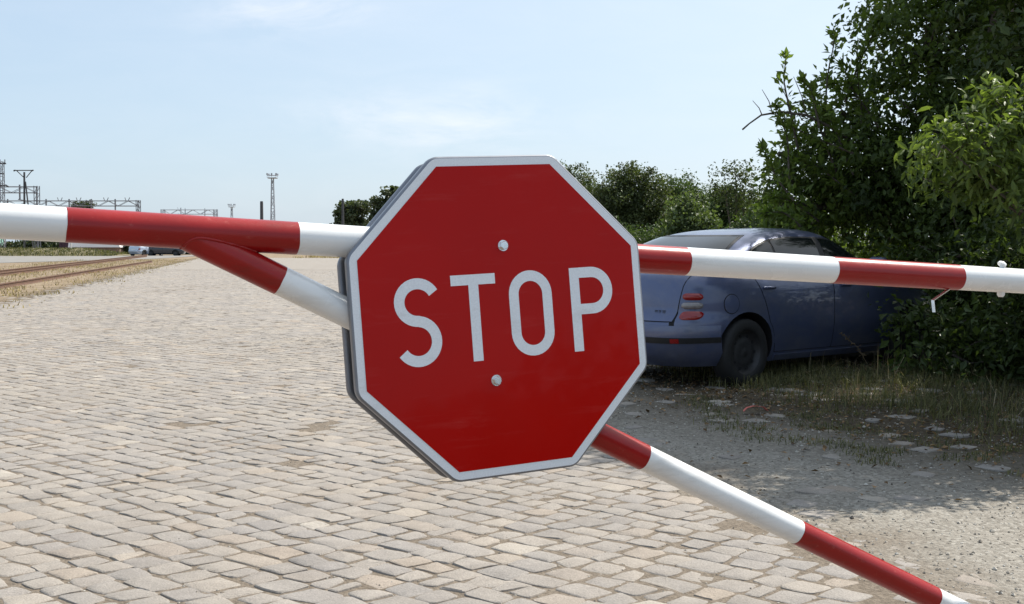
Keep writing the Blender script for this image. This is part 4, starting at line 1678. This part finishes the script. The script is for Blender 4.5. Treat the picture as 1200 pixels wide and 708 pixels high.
grass('dry_grass', 'straw coloured dry grass strip at the far end of the setts', tuft_points(2600, 260, s_far, .5), .12, .4, M['grass_dry'], .03)

# red scrap lying on the stones
p = on_ground(884, 492)
mb = MB()
zz = float(ground_z(p.x, p.y)) + .03
pr = [(-.075, 0, 0), (-.05, .01, .016), (0, .02, .024), (.06, .01, .020), (.085, 0, .004)]
vs_, fs_ = [], []
for i, (x, y, z) in enumerate(pr):
    x, z = x * 1.15, z * 1.7
    vs_ += [(p.x + x, p.y - .035 + y, zz + z), (p.x + x * .9, p.y + .04 + y, zz + z * .8), (p.x + x, p.y - .035 + y, zz + z - .003), (p.x + x * .9, p.y + .04 + y, zz + z * .8 - .003)]
for i in range(4):
    a = i * 4
    fs_ += [(a, a + 4, a + 5, a + 1), (a + 2, a + 3, a + 7, a + 6), (a, a + 2, a + 6, a + 4), (a + 1, a + 5, a + 7, a + 3)]
fs_ += [(0, 1, 3, 2), (16, 18, 19, 17)]
mb.add(vs_, fs_)
tag(mb.build('plastic_scrap', M['plastic_red']), 'broken piece of faded red plastic lying on the shaded stones', 'litter')

# ------------------------------------------------------------------ railway yard on the left
gp = [on_ground(-120, 312), on_ground(-120, 301), on_ground(255, 299.2), on_ground(175, 304)]
mb = MB()
mb.add([(v.x, v.y, .034) for v in gp], [(0, 3, 2, 1)])
tag(mb.build('path', M['path']), 'pale grey track beyond the rails', 'path', kind='structure')


def rail(pa, pb, label, ext=0.12):
    a, b = on_ground(*pa), on_ground(*pb)
    d = b - a
    a, b = a - d * ext, b + d * .35
    dr = (b - a).normalized()
    s = Vector((dr.y, -dr.x, 0))
    prof = [(-.065, 0), (.065, 0), (.065, .018), (.012, .035), (.012, .105), (.036, .118), (.036, .148), (-.036, .148), (-.036, .118), (-.012, .105), (-.012, .035), (-.065, .018)]
    vs_ = [p + s * x + Vector((0, 0, z + .01)) for p in (a, b) for x, z in prof]
    n = len(prof)
    fs_ = [(k, (k + 1) % n, n + (k + 1) % n, n + k) for k in range(n)] + [tuple(reversed(range(n))), tuple(range(n, 2 * n))]
    m_ = MB()
    m_.add(vs_, fs_)
    return tag(m_.build('rail', M['rail_rust']), label, 'rail', 'rusty rails in the dry grass')


rail((0, 339), (155, 312), 'rusty rail nearest the setts')
rail((0, 324.5), (150, 304.5), 'rusty rail farther from the setts, left of a twin guard rail')
rail((0, 321), (150, 302.8), 'rusty rail farthest from the setts, lying close behind another')

# grass bank
mb = MB()
a = on_ground(-60, 300.4)
n = 40
vs_, fs_ = [], []
for i in range(n + 1):
    u = i / n
    x = a.x + u * 17.5
    for j in range(7):
        v = j / 6
        hh = 0.72 * math.sin(math.pi * min(1, v)) * min(1, (1 - u) * 3.2) * (1 + .10 * math.sin(i * 1.7) + .08 * math.sin(i * .63 + j))
        vs_.append((x, a.y + v * 10 - 1, max(.003, hh) if 0 < j < 6 else -.02))
for i in range(n):
    for j in range(6):
        k = i * 7 + j
        fs_.append((k, k + 7, k + 8, k + 1))
mb.add(vs_, fs_, 0, True)
tag(mb.build('grass_bank', M['bank']), 'low dry grass bank at the left edge', 'bank', kind='structure')


def s_bank():
    return a.x + random.random() * 16.5, a.y - 1 + random.random() * 7


P_ = []
for _ in range(5200):
    x, y = s_bank()
    u = (x - a.x) / 17.5
    v = (y - a.y + 1) / 10
    P_.append((x, y, max(0, .62 * math.sin(math.pi * v) * min(1, (1 - u) * 3.2))))
grass('bank_grass', 'rough straw and green grass on the low bank at the left', P_, .12, .42, M['grass'], .03, .8)


def lattice_mast(name, label, px, top_y, Y, w, cat='mast', arms=(), mat='yard_steel', taper=.7):
    b = at(px, 285, Y)
    b.z = 0
    top = at(px, top_y, Y).z
    root = empty(name, b, 0, label, cat)
    mb = MB()
    n = max(6, int(top / (w * 1.6)))
    rr = max(.035, w * .09)
    cs = [(-1, -1), (1, -1), (1, 1), (-1, 1)]
    P = lambda k, u: Vector((cs[k][0] * w / 2 * (1 - (1 - taper) * u), cs[k][1] * w / 2 * (1 - (1 - taper) * u), top * u))
    for k in range(4):
        mb.bar(P(k, 0), P(k, 1), rr)
    for i in range(n):
        for k in range(4):
            k2 = (k + 1) % 4
            a, c_ = (k, k2) if i % 2 else (k2, k)
            mb.bar(P(a, i / n), P(c_, (i + 1) / n), rr * .6)
            mb.bar(P(k, (i + 1) / n), P(k2, (i + 1) / n), rr * .6)
    mb.build('mast', M[mat], root)
    return root, b, top


# left lattice mast with cross arms and insulators
r, b, top = lattice_mast('lattice_mast', 'dark lattice mast with short cross arms at the left picture edge', 3, 190, 136, .48, taper=1.0)
for arm in ([(-.9, 0, top - .2), (.55, 0, top - .2)], [(-.5, 0, top - 1.3), (.35, 0, top - 1.3)], [(-.3, 0, top - 2.6), (.5, 0, top - 2.55), (.8, 0, top - 2.75)]):
    mb = MB()
    mb.tube(arm, .085, 5)
    mb.build('cross_arm', M['steel_dark'], r)
for x in (-.75, -.1, .42):
    mb = MB()
    for k in range(4):
        mb.tube([(x, 0, top - .12 + k * .1), (x, 0, top - .06 + k * .1)], .075, 8)
    mb.build('insulator', M['steel_dark'], r)


def gantry(label, x0, x1, y_top, y_bot, Y, posts, drops=(), knobs=(), mat='yard_steel', th=.05, end_w=.38):
    p0, p1 = at(x0, y_top, Y), at(x1, y_top, Y)
    zb = at(x0, y_bot, Y).z
    zt = p0.z
    o = Vector((p0.x, p0.y, 0))
    root = empty('catenary_gantry', o, 0, label, 'gantry', 'railway catenary gantries')
    L = p1.x - p0.x
    mb = MB()
    for yy in (-.3, .3):
        mb.bar((0, yy, zt), (L, yy, zt), th)
        mb.bar((0, yy, zb), (L, yy, zb), th)
        n = max(4, int(L / 1.3))
        for i in range(n):
            a, b = i * L / n, (i + 1) * L / n
            z0, z1 = (zb, zt) if i % 2 else (zt, zb)
            mb.bar((a, yy, z0), (b, yy, z1), th * .55)
    for k in knobs:
        u = at(k, y_top, Y).x - p0.x
        mb.bar((u - .15, 0, zt), (u - .3, 0, zt + .45), .05)
        mb.bar((u + .15, 0, zt), (u + .35, 0, zt + .45), .05)
    mb.build('truss', M[mat], root)
    for px in posts:
        u = at(px, y_top, Y).x - p0.x
        m_ = MB()
        for sx_ in (-1, 1):
            for sy in (-1, 1):
                m_.bar((u + sx_ * end_w / 2, sy * .35, 0), (u + sx_ * end_w / 2, sy * .35, zt + .1), th)
        for i in range(10):
            z0, z1 = zt * i / 10, zt * (i + 1) / 10
            for sy in (-.35, .35):
                m_.bar((u - end_w / 2, sy, z0), (u + end_w / 2, sy, z1), th * .6)
                m_.bar((u - end_w / 2, sy, z1), (u + end_w / 2, sy, z1), th * .6)
        m_.build('post', M[mat], root)
    for px in drops:
        u = at(px, y_top, Y).x - p0.x
        m_ = MB()
        m_.bar((u, 0, zb - .8), (u, 0, zt + .25), .10)
        m_.bar((u - .2, 0, zb - .75), (u + .9, 0, zb - .95), .05)
        m_.build('drop_bracket', M[mat], root)
    return root


gantry('short high lattice gantry joining the mast at the left edge', -60, 43, 219, 226, 142, [43], [23], mat='yard_steel')
gantry('long lattice gantry running behind the boom', -60, 162, 235.5, 241.5, 165, [-40, 162], [9, 54, 81, 107, 135], [70, 92, 124, 149], th=.055)
gantry('short far gantry showing over the red band of the boom', 191, 252.5, 246, 251, 230, [191, 252.5], [212, 217, 240], [210], 'mast_grey', .07, .6)

# V-topped catenary mast
b = at(30, 285, 134)
b.z = 0
r = empty('catenary_mast', b, 0, 'leaning two legged mast with a wide V shaped top bracket', 'mast')
Z = lambda y: at(30, y, 134).z
mb = MB()
mb.bar((-.15, 0, 0), (0, 0, Z(202)), .11)
mb.bar((.9, 0, 0), (.1, 0, Z(213)), .08)
mb.build('legs', M['steel_dark'], r)
mb = MB()
mb.bar((-1.15, 0, Z(200)), (1.0, 0, Z(200)), .055)
mb.bar((-.85, 0, Z(200)), (-.03, 0, Z(208.5)), .05)
mb.bar((.85, 0, Z(200)), (.2, 0, Z(208.5)), .05)
mb.bar((-1.15, 0, Z(200.7)), (-.95, 0, Z(199.7)), .08)
mb.bar((.75, 0, Z(200.7)), (1.0, 0, Z(199.7)), .08)
mb.build('top_bracket', M['steel_dark'], r)


def light_mast(label, px, top_y, Y, w):
    r, b, top = lattice_mast('light_mast', label, px, top_y + (285 - top_y) * .085, Y, w, 'light mast', mat='mast_grey', taper=.38)
    r['group'] = 'tall floodlight masts'
    s = w / 1.9
    mb = MB()
    hw = 1.75 * s
    for z in (top, top + .9 * s):
        for a, c_ in (((-hw, -hw), (hw, -hw)), ((hw, -hw), (hw, hw)), ((hw, hw), (-hw, hw)), ((-hw, hw), (-hw, -hw))):
            mb.bar((*a, z), (*c_, z), .11 * s)
    mb.box((0, 0, top - .15 * s), (hw * 1.9, hw * 1.9, .3 * s))
    mb.build('platform', M['mast_grey'], r)
    for i, (x, y) in enumerate([(-1, -1), (0, -1), (1, -1), (-1, 1), (1, 1)]):
        m_ = MB()
        m_.box((x * hw, y * hw, top + 1.35 * s), (.55 * s, .5 * s, .75 * s), .3 * i)
        m_.bar((x * hw, y * hw, top + .2 * s), (x * hw, y * hw, top + 1.1 * s), .08 * s)
        m_.build('floodlight', M['mast_grey'], r)


light_mast('tall pale lattice floodlight mast standing alone above the boom', 320, 201.5, 400, 1.55)
light_mast('small distant floodlight mast left of the thin pole', 272, 238.5, 760, 1.9)
for px, ty, Y, rr, lab in ((307, 236, 330, .42, 'thin dark chimney pole left of the tall floodlight mast'), (402, 233, 135, .13, 'dark wooden pole at the left side of the far round tree')):
    b = at(px, 285, Y)
    b.z = 0
    h = at(px, ty, Y).z
    mb = MB()
    mb.tube([(0, 0, 0), (0, 0, h * .96), (0, 0, h)], [rr * 1.2, rr, rr * .9], 12)
    o = mb.build('pole', M['steel_dark'])
    o.location = b
    tag(o, lab, 'pole')


# sheds, wall and yard clutter under the boom at the far left
def shed(name, label, x0, x1, ytop, ybase, depth, wall_mat, top_mat, split, roof=True, ribs=0):
    a, b = on_ground(x0, ybase), on_ground(x1, ybase)
    b.y = a.y
    b.x = at(x1, 285, a.y / math.cos(PITCH)).x
    H = at(x0, ytop, a.y).z
    root = empty(name, ((a.x + b.x) / 2, a.y + depth / 2, 0), 0, label, 'shed' if name == 'shed' else name.replace('_', ' '))
    W = b.x - a.x
    mb = MB()
    mb.box((0, 0, H * split / 2), (W, depth, H * split))
    k = max(3, int(W / .9))
    for i in range(k):
        mb.box((-W / 2 + (i + .5) * W / k, -depth / 2 - .03, H * split / 2), (.08, .06, H * split))
    mb.build('wall', M[wall_mat], root)
    if split < 1:
        mb = MB()
        hh = H * (1 - split)
        mb.add([(-W / 2 - .15, -depth / 2 - .2, H * split), (W / 2 + .15, -depth / 2 - .2, H * split), (W / 2 + .15, depth / 2 + .2, H * split), (-W / 2 - .15, depth / 2 + .2, H * split),
                (-W / 2 - .1, -depth / 2 + .1, H), (W / 2 + .1 - .6, -depth / 2 + .1, H), (W / 2 - .5, depth / 2, H), (-W / 2 - .1, depth / 2, H)],
               [(3, 2, 1, 0), (4, 5, 6, 7), (0, 1, 5, 4), (1, 2, 6, 5), (2, 3, 7, 6), (3, 0, 4, 7)])
        mb.build('roof', M[top_mat], root)
    return root


shed('shed', 'long low shed with white upper cladding and brown boards below', 82, 141, 280.5, 298.6, 5, 'shed_brown', 'shed_white', .48)
shed('freight_container', 'dark maroon freight container beside the long shed', 69.5, 81, 282, 298.0, 5, 'container', 'container', 1)
shed('concrete_wall', 'low grey concrete wall between two dark containers', 47, 69, 284, 294.5, .5, 'concrete', 'concrete', 1)
shed('freight_container', 'narrow dark container left of the grey concrete wall', 40.5, 47, 281, 292.5, 4, 'container', 'container', 1)
shed('tarpaulin_stack', 'stack under a blue tarpaulin on the grass bank', 31, 38.5, 281, 290.5, 2, 'blue_tarp', 'blue_tarp', .7)
shed('pale_green_hut', 'pale green hut wall cut by the left picture edge', -14, 1.5, 276, 290.5, 3, 'green_panel', 'green_panel', .9)
for px, yt, yb, lab in ((5.5, 280, 290.5, 'thin pale post next to the pale green hut'), (9.8, 283.5, 291.5, 'short white post in the grass bank'), (18.5, 280, 290.5, 'thin grey post in front of the dark hedge'), (83.5, 281, 298.7, 'pale post at the left end of the long shed')):
    q = on_ground(px, yb + 2 if px < 50 else yb + .4)
    h = at(px, yt, q.y).z
    mb = MB()
    mb.tube([(0, 0, -.1), (0, 0, h)], .09, 8)
    mb.box((0, 0, h), (.22, .22, .05))
    o = mb.build('post', M['plate'] if 'white' in lab or 'pale' in lab else M['wood_grey'])
    o.location = (q.x, q.y, 0)
    tag(o, lab, 'post', 'posts along the yard fence')

# cars parked beyond the rails
for lab, mt, px, py, hd, grp in (('small silver blue car parked on the far track', 'car_silver', 155.5, 300.2, R(64), 1), ('black car seen from the side beside the silver one', 'car_black', 169, 300.0, R(4), 1),
                                 ('grey car half hidden behind the black car', 'car_grey', 196, 297.6, R(10), 1), ('white car front just under the barrier joint', 'car_white', 199, 297.0, R(-12), 1)):
    p = on_ground(px, py)
    make_car(lab, M[mt], (p.x, p.y, 0), hd, 'cars parked beyond the rails', False)
